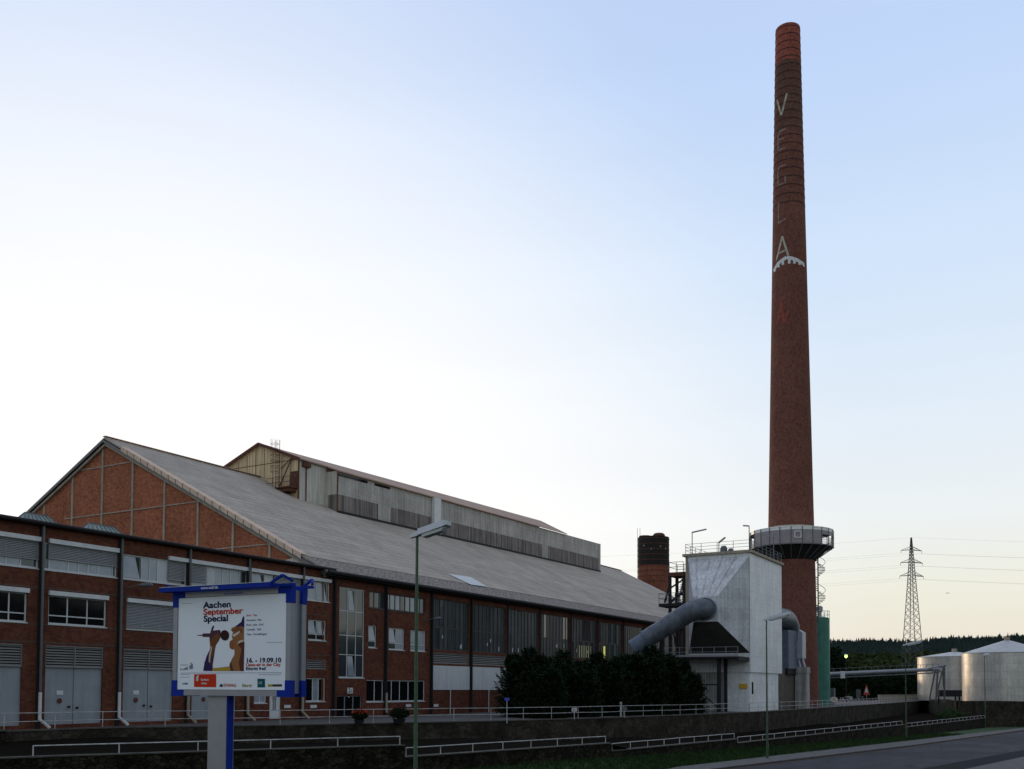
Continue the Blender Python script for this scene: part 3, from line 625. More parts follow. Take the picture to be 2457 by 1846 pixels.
# ridge place from the apex seen in the photograph
OV = .35
ap = onX(250, 1052, GX-OV); RY = ap.y; RZ = ap.z; HW = RY-D
ZE = Z_EAVE+.15; SL = (RZ-ZE)/HW
YL = D+2*HW
print('ridge', RY, RZ, 'slope', SL)
roofz = lambda y: ZE+SL*(y-D) if y <= RY else RZ-SL*(y-RY)
holes = []; wins = []
W(FX('3', 374), FX('3', 575), FZ('3', 374, 940), FZ('3', 374, 222), cols=(.345, .68), rows=(.255, .47, .74), pale=(), tilt=((.36, .62, .75, .97), (.36, .66, .02, .24)), gm='glass', mull=.06, name='stair_window', label='tall stair window in four rows of panes')
W(FX('3', 612), FX('3', 1052), FZ('3', 612, 388), FZ('3', 612, 257), cols=tuple(i/11 for i in range(1, 11)), fm='frame_dark', gm='glass', pale=(3, 4, 5, 7, 8, 9), mull=.09, label='dark-framed strip window under the eaves')
W(FX('3', 605), FX('3', 670), FZ('3', 605, 703), FZ('3', 605, 527), cols=(), rows=(.3,), gm='glass', tilt=((.08, .95, .33, .95),))
W(FX('3', 766), FX('3', 890), FZ('3', 766, 718), FZ('3', 766, 545), cols=(.5,), rows=(.3,), pale=(1,), tilt=((.03, .48, .33, .95),))
W(FX('3', 937), FX('3', 1057), FZ('3', 937, 728), FZ('3', 937, 564), cols=(.5,), rows=(.3,), pale=(0, 1))
W(FX('3', 594), FX('3', 1055), FZ('3', 594, 1133), FZ('3', 594, 957), cols=(.14, .27, .42, .56, .71, .84), gm='glass_dark', label='wide dark ground floor window in a white frame')
door = (FX('3', 362), FX('3', 560), .08, FZ('3', 362, 1082)); holes.append(door)
GZ0, GZ1, LZ0, LZ1, PZ0, PZ1 = 6.0, FZ('3', 1108, 312), 4.72, 5.72, 2.25, FZ('3', 1100, 843)
print('glaz', GZ1, PZ1, FZ('3', 1108, 712), FZ('3', 1108, 832), FZ('3', 1108, 1040))
ks = list('hijklmn'); ex = [PIPE[k] for k in ks]; stp = ex[-1]-ex[-2]
while ex[-1]+stp < XE: ex.append(ex[-1]+7.1)
bays = []
for i, (a, b) in enumerate(zip(ex, ex[1:])):
    a2, b2 = a+.3, b-.3; bays.append((a2, b2)); holes.append((a2, b2, GZ0, GZ1))
    if i < 5: holes.append((a2, b2, LZ0, LZ1))
m = MB(); facade(m, OX, XE, -.1, Z_EAVE, holes)
m.quad((XE, D, -.1), (XE, YL, -.1), (XE, YL, ZE), (XE, D, ZE)); m.poly([(XE, D, ZE), (XE, YL, ZE), (XE, RY, RZ)])
m.quad((GX, YL, -.1), (GX, YL, ZE), (XE, YL, ZE), (XE, YL, -.1))
m.build('wall', M['brick'], hall)
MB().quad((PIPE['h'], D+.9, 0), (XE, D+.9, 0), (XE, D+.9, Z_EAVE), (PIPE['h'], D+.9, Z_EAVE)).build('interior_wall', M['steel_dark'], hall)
for (x0, x1, z0, z1), k in wins: window(hall, x0, x1, z0, z1, **k)
# white top blind inside the stair window
# entrance
o = MB()
o.box(door[0], door[0]+.07, D+.1, D+.18, door[2], door[3]); o.box(door[1]-.07, door[1], D+.1, D+.18, door[2], door[3]); o.box(door[0]+.07, door[1]-.07, D+.1, D+.18, door[3]-.08, door[3])
c1, c2 = door[0]+(door[1]-door[0])*.34, door[0]+(door[1]-door[0])*.67
for c in (c1, c2): o.box(c-.05, c+.05, D+.103, D+.177, door[2], door[3]-.08)
o = o.build('entrance_door', M['alu'], hall)
MB().quad((door[0], D+.14, door[2]), (door[1], D+.14, door[2]), (door[1], D+.14, door[3]), (door[0], D+.14, door[3])).build('pane', M['glass_dark'], o)
MB().tube([((c1+c2)/2, D+.1, 1.75), ((c1+c2)/2, D+.137, 1.75)], .13, 12).build('round_sticker', M['white_paint'], o)
s = MB().box(FX('3', 443), FX('3', 485), D-.04, D+.003, FZ('3', 443, 1065), FZ('3', 443, 1020)).build('house_number_sign', M['white_paint'], hall)
xs_, zs_ = FX('3', 448), FZ('3', 448, 1058)
M['ink'] = plain('sign_ink', (.03, .03, .04)); M['ink_navy'] = plain('navy_ink', (.008, .010, .05), .8, 0, .05); M['ink_red'] = plain('red_ink', (.58, .045, .02), .8, 0, .05)
text_mesh('2c', .55, M['ink'], s, lambda u, v: (xs_+u, D-.045, zs_+v), .01)
plaque(hall, 'plaque', FX('3', 905), FX('3', 945), FZ('3', 905, 1172), FZ('3', 905, 1150))
plaque(hall, 'plaque', FX('3', 1124), FX('3', 1160), FZ('3', 1124, 1170), FZ('3', 1124, 1149))
wall_lamp(hall, FX('3', 1075), FZ('3', 1075, 490))
# bays with grimy industrial glazing, louvres, white panels
rng = random.Random(9)
for i, (a, b) in enumerate(bays):
    f = MB(); Yf = D+.12; n = 9
    f.box(a, a+.08, Yf, Yf+.1, GZ0, GZ1); f.box(b-.08, b, Yf, Yf+.1, GZ0, GZ1); f.box(a+.08, b-.08, Yf, Yf+.1, GZ0, GZ0+.08); f.box(a+.08, b-.08, Yf, Yf+.1, GZ1-.08, GZ1)
    for k in range(1, n): x = a+(b-a)*k/n; f.box(x-.03, x+.03, Yf+.003, Yf+.09, GZ0+.08, GZ1-.08)
    f.box(a+.08, b-.08, Yf+.006, Yf+.094, GZ0+2.05, GZ0+2.15)
    fr = f.build('industrial_window', M['frame_dark'], hall)
    p = MB(); p.cur = 0
    for k in range(n):
        for r, (za, zb_) in enumerate(((GZ0+.05, GZ0+2.1), (GZ0+2.1, GZ1-.05))):
            p.cur = 1 if (rng.random() < .12) else 0; e = rng.uniform(-.006, .006)
            if i in (4, 5) and r == 0 and 2 <= k: p.cur = 2 if (i == 5 and k in (1, 2)) else (1 if k % 2 else 0)
            x0, x1 = a+(b-a)*k/n, a+(b-a)*(k+1)/n; p.quad((x0, Yf+.05+e, za), (x1, Yf+.05-e, za), (x1, Yf+.05-e, zb_), (x0, Yf+.05+e, zb_))
    p.build('pane', [M['glass_grime'], M['glass'], M['glass_grime']], fr)
    if i < 5:
        q = MB()
        for k in range(3):
            x = a+rng.uniform(.08, .9)*(b-a); z = GZ0+rng.choice((.25, .7, 1.1)); q.box(x, x+.14, Yf-.02, Yf+.002, z, z+rng.choice((.3, .45)))
        q.build('paper_note', M['white_panel'], fr)
    if i == 4:
        q = MB()
        for k in range(6): x = a+.32*(b-a)+k*.62; q.box(x, x+.09, Yf-.015, Yf+.044, GZ0+.15, GZ0+1.6)
        q.build('lit_strip', M['lit_dim'] if 'lit_dim' in M else M['glass_pale'], fr)
    if i == 5:
        q = MB(); x = a+.22*(b-a); q.box(x, x+.5, Yf-.015, Yf+.044, GZ0+.1, GZ0+1.75); q.build('lit_strip', M['lit_pane'], fr)
    if i < 5:
        louvre(hall, a, b, LZ0, LZ1, n=6, mat='louvre')
        if i < 4:
            MB().box(a-.12, b+.12, D-.05, D+.003, PZ0, PZ1).build('white_panel', M['white_panel'], hall)
            xm = a+(b-a)*.47; MB().tube([(xm, D-.07, 0), (xm, D-.07, PZ0-.003)], .045, 6).build('pipe', M['white_paint'], hall)
for k in 'fghijklmn':
    x = PIPE[k]; MB().box(x-.13, x+.13, D-.10, D+.003, 0, Z_EAVE-.02).build('pilaster', M['steel_dark'], hall)
    if k in 'fghi': MB().tube([(x, D-.2, Z_EAVE), (x, D-.2, 1.9), (x, D-.2, .2)], .08, 8).build('downpipe', M['steel_dark'], hall)
MB().tube([(PIPE['g'], D-.24, 2.0), (PIPE['g'], D-.24, .3)], .10, 8).build('downpipe_foot', M['concrete'], hall)
for x in ex[7:]: MB().box(x-.13, x+.13, D-.10, D+.003, 0, Z_EAVE-.02).build('pilaster', M['steel_dark'], hall)
# gable end
m = MB(); A = (GX, D, 0); pts = [(GX, D, 0), (GX, D, ZE-.1), (GX, RY, RZ-.1), (GX, YL, ZE-.1), (GX, YL, 0)]
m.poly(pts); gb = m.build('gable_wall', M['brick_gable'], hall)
posts = [onX(*zc('4', u, v), GX).y for u, v in ((298, 490), (487, 305), (688, 120), (886, 240), (1097, 360), (1318, 490), (1550, 630), (1793, 775))]
m = MB()
for y in posts: m.box(GX-.09, GX-.003, y-.11, y+.11, 5, roofz(y)-.55)
m.build('gable_post', M['concrete'], gb)
m = MB()
for (u0, v0, u1, v1) in ((430, 628, 1310, 505), (540, 303, 885, 243), (1400, 828, 1790, 790)):
    a, b = onX(*zc('4', u0, v0), GX), onX(*zc('4', u1, v1), GX); z = (a.z+b.z)/2; m.box(GX-.07, GX-.003, b.y, a.y, z-.05, z+.05)
m.build('concrete_band', M['concrete'], gb)
a = onX(*zc('4', 1700, 880), GX).y
MB().add([(GX-.05, D+.4, ZE-.4), (GX-.05, a, ZE-.4), (GX-.05, a, ZE+.35), (GX-.05, D+2.6, ZE+1.1)], [(0, 1, 2, 3)]).build('rendered_patch', M['pale_sheet'], gb)
# main roof: two slabs with thickness, verge overhang, tiled eave strip with snow guards
def slope_slab(m, x0, x1, y0, y1, dz0=0, th=.16):
    z0, z1 = roofz(y0)+dz0, roofz(y1)+dz0
    m.add([(x0,y0,z0),(x1,y0,z0),(x1,y1,z1),(x0,y1,z1),(x0,y0,z0-th),(x1,y0,z0-th),(x1,y1,z1-th),(x0,y1,z1-th)],
          [(0,1,2,3),(7,6,5,4),(0,4,5,1),(1,5,6,2),(2,6,7,3),(3,7,4,0)])
m = MB(); slope_slab(m, GX-OV, XE+.6, D+1.9, RY, .1); slope_slab(m, GX-OV, XE+.6, YL+.6, RY, .1)
rf = m.build('roof', M['roof'], hall)
m = MB(); slope_slab(m, GX-.4, XE+.6, D-.75, D+1.9, .06); m.build('eave_strip', M['roof_tile'], hall)
m = MB(); rng = random.Random(3)
x = GX
while x < XE:
    for y in (D-.4, D+.1, D+.6, D+1.1, D+1.5):
        xx = x+rng.random()*.4; z = roofz(y)+.06; m.add([(xx, y, z), (xx+.2, y, z), (xx+.17, y+.06, z+.11), (xx+.03, y+.06, z+.11)], [(0, 1, 2, 3)])
    x += .75
m.build('snow_guards', M['roof_tile'], hall)['kind'] = 'stuff'
MB().tube([(GX-.4, D-.85, roofz(D-.75)-.02), (XE+.6, D-.85, roofz(D-.75)-.02)], .16, 8).build('gutter', M['steel_dark'], hall)
MB().box(GX-.3, XE+.5, D-.7, D-.01, Z_EAVE-.5, Z_EAVE-.42).build('soffit', M['steel_dark'], hall)
# verge: stepped cap sheets down the gable and a dark barge board
m = MB(); n = 24
for k in range(n):
    ya, yb = D+2.0+(RY-D-4.5)*k/n, D+2.0+(RY-D-4.5)*(k+1)/n-.08
    za, zb_ = roofz(ya)+.16, roofz(yb)+.16
    m.add([(GX-OV-.15, ya, za-.42), (GX-OV-.15, yb, zb_-.36), (GX-OV-.15, yb, zb_+.06), (GX-OV-.15, ya, za+.02), (GX-OV+.75, ya, za+.02), (GX-OV+.75, yb, zb_+.06)], [(0, 3, 2, 1), (3, 4, 5, 2)])
m.build('verge_cap', M['tan_cap'], hall)
m = MB(); m.bar((GX-OV-.02, D-.5, roofz(D-.5)-.28), (GX-OV-.02, RY, RZ-.28), .14, .2); m.bar((GX-OV-.02, YL+.5, roofz(YL+.5)-.2), (GX-OV-.02, RY, RZ-.17), .14, .22)
m.build('barge_board', M['steel_grey'], hall)
m = MB(); m.bar((GX-.15, D-.3, roofz(D-.3)-.5), (GX-.15, RY, RZ-.55), .25, .2); m.bar((GX-.15, YL, roofz(YL)-.5), (GX-.15, RY, RZ-.55), .25, .2)
m.build('gable_beam', M['concrete'], hall)
MB().bar((GX-OV, RY, RZ+.2), (XE+.6, RY, RZ+.17), .4, .07).build('ridge_cap', M['clerestory_roof'], hall)
# lighter roof light low on the roof
def on_roof(px, py, dz=.13):
    d = ray(px, py); n_ = Vector((0, -SL, 1)); p0 = Vector((0, D, ZE+dz)); t = (p0-CAM).dot(n_)/d.dot(n_); return CAM+d*t
q = [on_roof(*zc('6', u, v)) for u, v in ((270, 838), (480, 870), (625, 955), (480, 935))]
MB().poly([q[0]+Vector((0,0,.03)), q[3]+Vector((0,0,.03)), q[2]+Vector((0,0,.03)), q[1]+Vector((0,0,.03))]).build('roof_light', M['white_panel'], hall)
# ---- raised clerestory on the ridge
XM = onY(624.5, 1069, RY).x
a = onX(624.5, 1067, XM); CRZ = a.z
gy = onX(719.5, 1117, XM); CY1 = gy.y; CS = (CRZ-gy.z)/(RY-CY1)
XS1 = onY(783, 1160, CY1).x; CY2 = onX(809.5, 1190, XS1).y; c0 = Vector((XS1, CY2, roofz(CY2)))
XC2 = onY(1440, 1340, CY2+2).x; XR2 = onY(1298, 1254, RY).x
cz = lambda y: CRZ-CS*abs(RY-y)
CZ2 = zat(811, 1135, XS1, CY2)
CS = (CRZ-CZ2-.10)/(RY-CY2+.3)
tt = lambda x: (x-XS1)/(XC2-XS1)
oy = lambda x: CY2+2.2*tt(x)                 # the outer wall creeps up the roof towards its far end
CZF = zat(1443.5, 1305, XC2, oy(XC2)); ozt = lambda x: CZ2+(CZF-CZ2)*tt(x); orz = lambda x: CRZ+(onX(1298, 1252, XR2).z-CRZ)*max(0, (x-XS1)/(XR2-XS1))
zmd = lambda x: roofz(oy(x))+(ozt(x)-roofz(oy(x)))*.47
print('clerestory', XM, CRZ, CY1, CS, XS1, 'corner', c0, CZ2, CZF, XC2, XR2)
def slabx(m, xa, xb, dy0, dy1, zlo, zhi):    # sheet standing on the outer wall line between xa and xb
    m.add([(xa, oy(xa)+dy0, zlo(xa)), (xb, oy(xb)+dy0, zlo(xb)), (xb, oy(xb)+dy1, zlo(xb)), (xa, oy(xa)+dy1, zlo(xa)), (xa, oy(xa)+dy0, zhi(xa)), (xb, oy(xb)+dy0, zhi(xb)), (xb, oy(xb)+dy1, zhi(xb)), (xa, oy(xa)+dy1, zhi(xa))],
          [(0,3,2,1),(4,5,6,7),(0,1,5,4),(1,2,6,5),(2,3,7,6),(3,0,4,7)]); return m
cl = MB()
cl.poly([(XM, CY1, roofz(CY1)-.5), (XM, CY1, cz(CY1)), (XM, RY, CRZ), (XM, 2*RY-CY1, cz(CY1)), (XM, 2*RY-CY1, roofz(CY1)-.5)])
clr = cl.build('clerestory', M['yellow_sheet'], hall)
m = MB(); m.bar((XM-.3, RY, CRZ+.02), (XM-.3, CY1-.3, cz(CY1-.3)+.02), .12, .3); m.bar((XM-.3, RY, CRZ+.02), (XM-.3, 2*RY-CY1+.3, cz(CY1-.3)+.02), .12, .3)
m.box(XM-.05, XM-.003, CY1+.07, CY1+.23, roofz(CY1), cz(CY1)-.1)
m.build('rust_trim', M['rust'], clr)
# sheet joints on the gable
m = MB()
for k in range(1, 9):
    y = CY1+(2*RY-2*CY1)*k/9; m.box(XM-.02, XM-.003, y-.03, y+.03, roofz(y)+.2, cz(y)-.3)
m.box(XM-.02, XM-.004, CY1+.3, 2*RY-CY1-.3, cz(CY1)-.02, cz(CY1)+.05)
m.build('sheet_joint', M['rust'], clr)
MB().box(XM+.003, XS1, CY1-.003, CY1+.05, roofz(CY1)-.5, cz(CY1)-.05).build('side_wall', M['pale_sheet'], clr)
MB().box(XS1, XS1+.05, CY2, CY1-.006, roofz(CY2)-.3, CZ2+.25).build('step_wall', M['pale_sheet'], clr)
MB().box(XS1-.03, XS1-.003, CY2+.02, CY1-.3, roofz(CY2)-.1, zmd(XS1)).build('weathered_band', M['dark_sheet'], clr)
slabx(MB(), XS1+.05, XC2, 0, .1, lambda x: roofz(oy(x))-.3, lambda x: ozt(x)+.11*max(0, 1-1.3*tt(x))).build('outer_wall', M['grey_sheet'], clr)
lw = [(onY(*zc('5', u0, 760), CY2).x, onY(*zc('5', u1, 760), CY2).x) for u0, u1 in ((1075, 1462), (1590, 1985))]
lw += [(onY(*zc('5', 2045, 760), CY2).x, onY(*zc('6', 1110, 600), CY2+1.5).x), (onY(*zc('6', 1165, 610), CY2+1.5).x, XC2-.4)]
for xa, xb in lw: slabx(MB(), xa, xb, -.06, -.003, lambda x: roofz(oy(x))-.1, zmd).build('weathered_band', M['dark_sheet'], clr)
MB().box(XC2, XC2+.3, oy(XC2)-.15, oy(XC2)+6, roofz(oy(XC2))-.3, CZF).build('end_wall', M['pale_sheet'], clr)
slabx(MB(), XS1-.05, XC2+.2, -.25, -.065, lambda x: roofz(oy(x))-.2, lambda x: roofz(oy(x))+.25).build('flashing', M['steel_dark'], clr)
m = MB(); m.tube([(XS1-.1, CY2-.1, roofz(CY2)), (XS1-.1, CY2-.1, CZ2)], .08, 6); m.build('downpipe', M['rust'], clr)
m = MB(); m.tube([(XM+.9, CY1-.12, roofz(CY1)), (XM+.9, CY1-.12, cz(CY1)-.5)], .07, 6); m.build('downpipe', M['rust'], clr)
MB().box(XM+.3, XM+1.4, CY1-.35, CY1-.01, cz(CY1)-.75, cz(CY1)-.25).build('gutter_head', M['rust'], clr)
MB().quad((XS1, CY2, CZ2-.02), (XC2, oy(XC2), CZF-.02), (XC2, RY, CZF-.02), (XS1, RY, CZ2-.02)).build('flat_top', M['steel_grey'], clr)
m = MB()
for sg in (-1, 1):
    yy = RY+sg*(RY-(CY1-.35)); yz = cz(CY1-.35)
    m.add([(XM-.35, RY, CRZ+.15), (XS1-.303, RY, CRZ+.15), (XS1-.303, yy, yz+.15), (XM-.35, yy, yz+.15), (XM-.35, RY, CRZ-.0), (XS1-.303, RY, CRZ-.0), (XS1-.303, yy, yz-.0), (XM-.35, yy, yz-.0)],
          [(0,1,2,3),(7,6,5,4),(0,3,7,4),(3,2,6,7),(1,5,6,2)])
    if sg < 0:
        xe = onY(1357, 1283, CY2+1.8).x; ya_, yb_ = CY2-.3, oy(xe)-.3; rz1 = orz(XR2); ze = ozt(xe)
        m.add([(XS1-.3, RY, CRZ+.15), (XR2, RY, rz1+.15), (xe, yb_, ze+.12), (XS1-.3, ya_, CRZ+.15-CS*(RY-ya_)), (XS1-.3, RY, CRZ-.0), (XR2, RY, rz1-.0), (xe, yb_, ze-.0), (XS1-.3, ya_, CRZ-CS*(RY-ya_))],
              [(0,1,2),(0,2,3),(7,6,5),(7,5,4),(0,3,7,4),(3,2,6,7),(1,5,6,2)])
    else:
        m.add([(XS1-.3, RY, CRZ+.15), (XR2, RY, orz(XR2)+.15), (XC2-.5, 2*RY-CY2, CZF), (XS1-.3, 2*RY-CY2, CZ2)], [(0,3,2,1)])
m.build('clerestory_roof', M['clerestory_roof'], clr)
for (u0, u1) in ((1075, 1360), (1430, 1580)):
    xa, xb = onY(*zc('5', u0, 500), CY2).x, onY(*zc('5', u1, 540), CY2).x; slabx(MB(), xa, xb, -.05, -.003, lambda x: ozt(x)-.3, lambda x: ozt(x)-.03).build('open_gap', M['glass_dark'], clr)
xw = onY(1054, 1240, CY2).x
slabx(MB(), xw-1.0, xw+.6, -.5, -.07, lambda x: roofz(oy(x))+.15, lambda x: ozt(x)+.1).build('white_shaft', M['white_paint'], clr)
# caged ladder, landing and rusty hatch on the clerestory gable
lad = MB(); ya = onX(*zc('5', 480, 400), XM-.5).y; yb = onX(*zc('5', 560, 400), XM-.5).y
zt = onX(*zc('5', 520, 140), XM-.5).z; zl = onX(*zc('5', 520, 590), XM-.5).z; xl_ = XM-.5
for y in (ya, ya-.55): lad.tube([(xl_, y, zl), (xl_, y, zt)], .035, 5)
z = zl
while z < zt-1.6: lad.tube([(xl_, ya, z), (xl_, ya-.55, z)], .02, 4); z += .3
z = zl+1.6
while z < zt+.01:
    ring = [(xl_-.45+.45*math.cos(t)-0.0, ya-.275+.42*math.sin(t)*1.0, z) for t in [PI*2*k/10 for k in range(11)]]; lad.tube(ring, .022, 4); z += .62
for k in range(5):
    t = PI/2+PI*k/4; lad.tube([(xl_-.45+.45*math.cos(t), ya-.275+.42*math.sin(t), zl+1.6), (xl_-.45+.45*math.cos(t), ya-.275+.42*math.sin(t), zt)], .02, 4)
lad.build('caged_ladder', M['rust'], clr)
p0 = onX(*zc('5', 475, 590), XM).y; p1 = onX(*zc('5', 690, 600), XM).y; zp = onX(*zc('5', 580, 585), XM-1).z
lad = MB(); lad.box(XM-1.3, XM-.01, p1, p0, zp-.12, zp); lad.box(XM-1.1, XM-.02, p1+.2, p0-.6, zp-.5, zp-.13)
for y in frange(p1, p0, .9):
    lad.tube([(XM-1.28, y, zp), (XM-1.28, y, zp+1.05)], .03, 4)
for h in (.5, 1.05): lad.tube([(XM-1.28, p0, zp+h), (XM-1.28, p1, zp+h), (XM-.05, p1, zp+h)], .03, 4)
lad.bar((XM-.6, p0-1.2, zp+.2), (XM-.15, p0-2.6, zp+3.4), .1); lad.bar((XM-.2, p0-1.0, zp+2.3), (XM-.2, p0-2.4, zp+3.2), .08)
lad.build('landing', M['rust'], clr)
hy0, hy1 = onX(*zc('5', 620, 450), XM).y, onX(*zc('5', 692, 450), XM).y
MB().box(XM-.07, XM-.008, hy1, hy0, zp, onX(*zc('5', 655, 440), XM).z).build('rusty_door', M['rust'], clr)
# ================================================================ ROUND STACK BEHIND THE HALL
SX, SY, SR = 197.0, 79.8, 3.35
st = thing('round_stack', 'short wide brick stack with a soot-black top behind the hall roof', 'stack', (SX, SY, 0))
sz = zat(1570, 1291, SX, SY); szb = zat(1570, 1360, SX, SY)
bm_ = brickmat('stack_brick', (.30,.10,.055), (.18,.065,.04), (.15,.10,.08), cyl=3.35); M['soot'] = surf('soot', (.032,.024,.022), (.018,.015,.014), scale=1.2, rough=.95)
MB().lathe(SX, SY, [(SR, 0), (SR, szb)], 40).build('shaft', bm_, st, smooth=True)
o = MB().lathe(SX, SY, [(SR+.02, szb), (SR+.02, sz), (SR-.4, sz), (SR-.4, sz-1)], 40).build('sooty_top', M['soot'], st, smooth=True)
m = MB()
for k in range(9): m.lathe(SX, SY, [(SR+.025, sz-.5-k*1.15), (SR+.07, sz-.5-k*1.15), (SR+.07, sz-.38-k*1.15), (SR+.025, sz-.38-k*1.15)], 32)
m.build('steel_hoop', M['rust'], st)
m = MB(); m.lathe(SX-.6, SY+1.7, [(1.3, sz-.4), (1.3, sz+.45), (0.02, sz+.5)], 20); m.lathe(SX-.6, SY-1.5, [(1.3, sz-.4), (1.3, sz+.45), (.9, sz+.8), (0.02, sz+.95)], 20); m.build('flue_cap', M['rust'], st)
m = MB()
for dy in (2.2, 2.8): m.tube([(SX-2.2, SY+dy, 8), (SX-2.2, SY+dy, sz+2)], .04, 4)
for k in range(40): m.tube([(SX-2.2, SY+2.2, 8+k*.6), (SX-2.2, SY+2.8, 8+k*.6)], .03, 4)
m.build('ladder', M['rust'], st)
m = MB()
for a in (-2.9, -2.3, -1.9, -3.4): m.tube([(SX+(SR-.1)*math.cos(a), SY+(SR-.1)*math.sin(a), sz-2.4+.4*math.sin(a*7)), (SX+(SR+.06)*math.cos(a), SY+(SR+.06)*math.sin(a), sz-2.4+.4*math.sin(a*7))], .16, 8)
m.build('vent_hole', M['concrete'], st)
# ================================================================ TALL CHIMNEY
CX, CY = 141.0, 36.0
cv = onX(1898, 1255, CX); CY = cv.y; cdist = (Vector((CX, CY, 0))-Vector((0, 0, 0))).length
kd = (Vector((CX, CY, 0))).dot(Vector((math.cos(YAW), math.sin(YAW), 0)))
toC = Vector((-CX, -CY, 0)).normalized(); rgt = Vector((-toC.y, toC.x, 0))
if rgt.dot(rt) < 0: rgt = -rgt
ZT = zat(1887, 73, CX, CY); ZP0 = zat(1898, 1308, CX, CY)+0
rtop, rpl = 29.2/FPX*kd, 53.2/FPX*kd
zpl = zat(1898, 1255, CX, CY)
Rz = lambda z: rtop+(rpl-rtop)*(ZT-z)/(ZT-zpl)
print('chimney', CY, 'top', ZT, 'r', rtop, rpl, Rz(0), 'kd', kd)
ch = thing('chimney', 'very tall tapering brick chimney with faded white lettering and a round gallery', 'chimney', (CX, CY, 0))
bm_ = brickmat('chimney_brick', (.215,.078,.053), (.14,.055,.041), (.15,.10,.085), cyl=3.0, patch=.22)
btop = brickmat('chimney_top_brick', (.40,.10,.07), (.28,.075,.05), (.16,.11,.09), cyl=2.0, patch=.35)
bmid = brickmat('chimney_dark_brick', (.19,.085,.06), (.125,.06,.045), (.12,.09,.075), cyl=2.0, patch=.35)
zA, zB = zat(1888, 160, CX, CY), zat(1889, 330, CX, CY)
MB().lathe(CX, CY, [(Rz(0), 0)]+[(Rz(z), z) for z in frange(5, zB, 6)], 56).build('shaft', bm_, ch, smooth=True)
MB().lathe(CX, CY, [(Rz(z)+.003, z) for z in frange(zB, zA, 5)], 56).build('upper_shaft', bmid, ch, smooth=True)
MB().lathe(CX, CY, [(Rz(z)+.005, z) for z in frange(zA, ZT, 4)]+[(Rz(ZT)-.35, ZT), (Rz(ZT)-.35, ZT-3)], 56).build('top_shaft', btop, ch, smooth=True)
M['hoop'] = surf('rusty_hoop', (.06,.03,.025), (.035,.02,.018), scale=3, rough=.9)
y_ = 80.0
for k in range(23):
    z = zat(1890, y_+k*17.6*(1+.004*k), CX, CY)
    MB().lathe(CX, CY, [(Rz(z)+.01, z-.055), (Rz(z)+.035, z-.055), (Rz(z)+.035, z+.055), (Rz(z)+.01, z+.055)], 40).build('steel_hoop', M['hoop'], ch)
def axis_px(py): return 1886.5+(min(py, 1255)-75)*(11.5/1180)
def on_cone(px, py):
    z = zat(px, py, CX, CY); r = Rz(z); s = (px-axis_px(py))/(r/kd*FPX); s = max(-.995, min(.995, s)); a = math.asin(s)
    n = toC*math.cos(a)+rgt*math.sin(a); return Vector((CX, CY, z))+n*(r+.03), n
def stroke(m, pts, w):
    dense = []
    for (a, b) in zip(pts, pts[1:]):
        k = max(1, int(math.hypot(b[0]-a[0], b[1]-a[1])/3))
        for i in range(k): dense.append((a[0]+(b[0]-a[0])*i/k, a[1]+(b[1]-a[1])*i/k))
    dense.append(pts[-1]); P_ = [on_cone(*p) for p in dense]; vs = []
    for i, (p, n) in enumerate(P_):
        t = (P_[min(i+1, len(P_)-1)][0]-P_[max(i-1, 0)][0]).normalized(); s = n.cross(t).normalized()*w/2; vs += [p-s, p+s]
    m.add(vs, [(2*i, 2*i+2, 2*i+3, 2*i+1) for i in range(len(P_)-1)])
M['letter'] = surf('faded_white_letter', (.60,.58,.45), (.30,.25,.19), scale=1.6, rough=.9)
M['letter_faint'] = surf('worn_white_letter', (.34,.28,.23), (.17,.09,.07), scale=1.8, rough=.9)
M['letter_red'] = surf('faded_red_letter', (.33,.075,.05), (.20,.065,.045), scale=1.6, rough=.9)
za = lambda u, v: (1780+u/3.6125, 40+v/3.6125)
zb = lambda u, v: (1780+u/3.957, 440+v/3.957)
for ltr, mt, w_, sts in (
    ('V', 'letter', .26, [[za(297, 765), za(332, 915)], [za(380, 735), za(336, 915)]]),
    ('E', 'letter_faint', .24, [[za(372, 1042), za(325, 1052), za(308, 1085), za(308, 1215)], [za(308, 1128), za(360, 1118)], [za(308, 1212), za(372, 1203)]]),
    ('G', 'letter_faint', .24, [[za(372, 1352), za(322, 1358), za(308, 1390), za(308, 1515), za(368, 1505), za(368, 1450)]]),
    ('L', 'letter_faint', .26, [[zb(344, 245), zb(342, 435), zb(412, 408)]]),
    ('A', 'letter', .28, [[zb(324, 780), zb(352, 680), zb(378, 566)], [zb(378, 566), zb(405, 660), zb(433, 755)], [zb(348, 722), zb(418, 700)]])):
    m = MB()
    for s_ in sts: stroke(m, s_, w_)
    o = m.build('painted_letter', M[mt], ch); o['label'] = 'painted letter '+ltr
m = MB()
for s_ in ([zb(300, 866), zb(340, 815), zb(418, 772)], [zb(418, 772), zb(500, 788), zb(578, 812)]): stroke(m, s_, .5)
for (u, v, h) in ((312, 848, 30), (345, 822, 32), (384, 800, 38), (442, 785, 46), (488, 795, 34), (535, 805, 26), (573, 812, 20)): stroke(m, [zb(u, v), zb(u+2, v+h)], .36)
m.build('bridge_emblem', M['white_paint'], ch)
m = MB()
for s_ in ([zb(335, 1390), zb(372, 1165), zb(395, 1380)], [zb(345, 1180), zb(405, 1150)], [zb(360, 1210), zb(400, 1390), zb(440, 1270)], [zb(345, 1330), zb(430, 1300)]): stroke(m, s_, .32)
m.build('faded_monogram', M['letter_red'], ch)
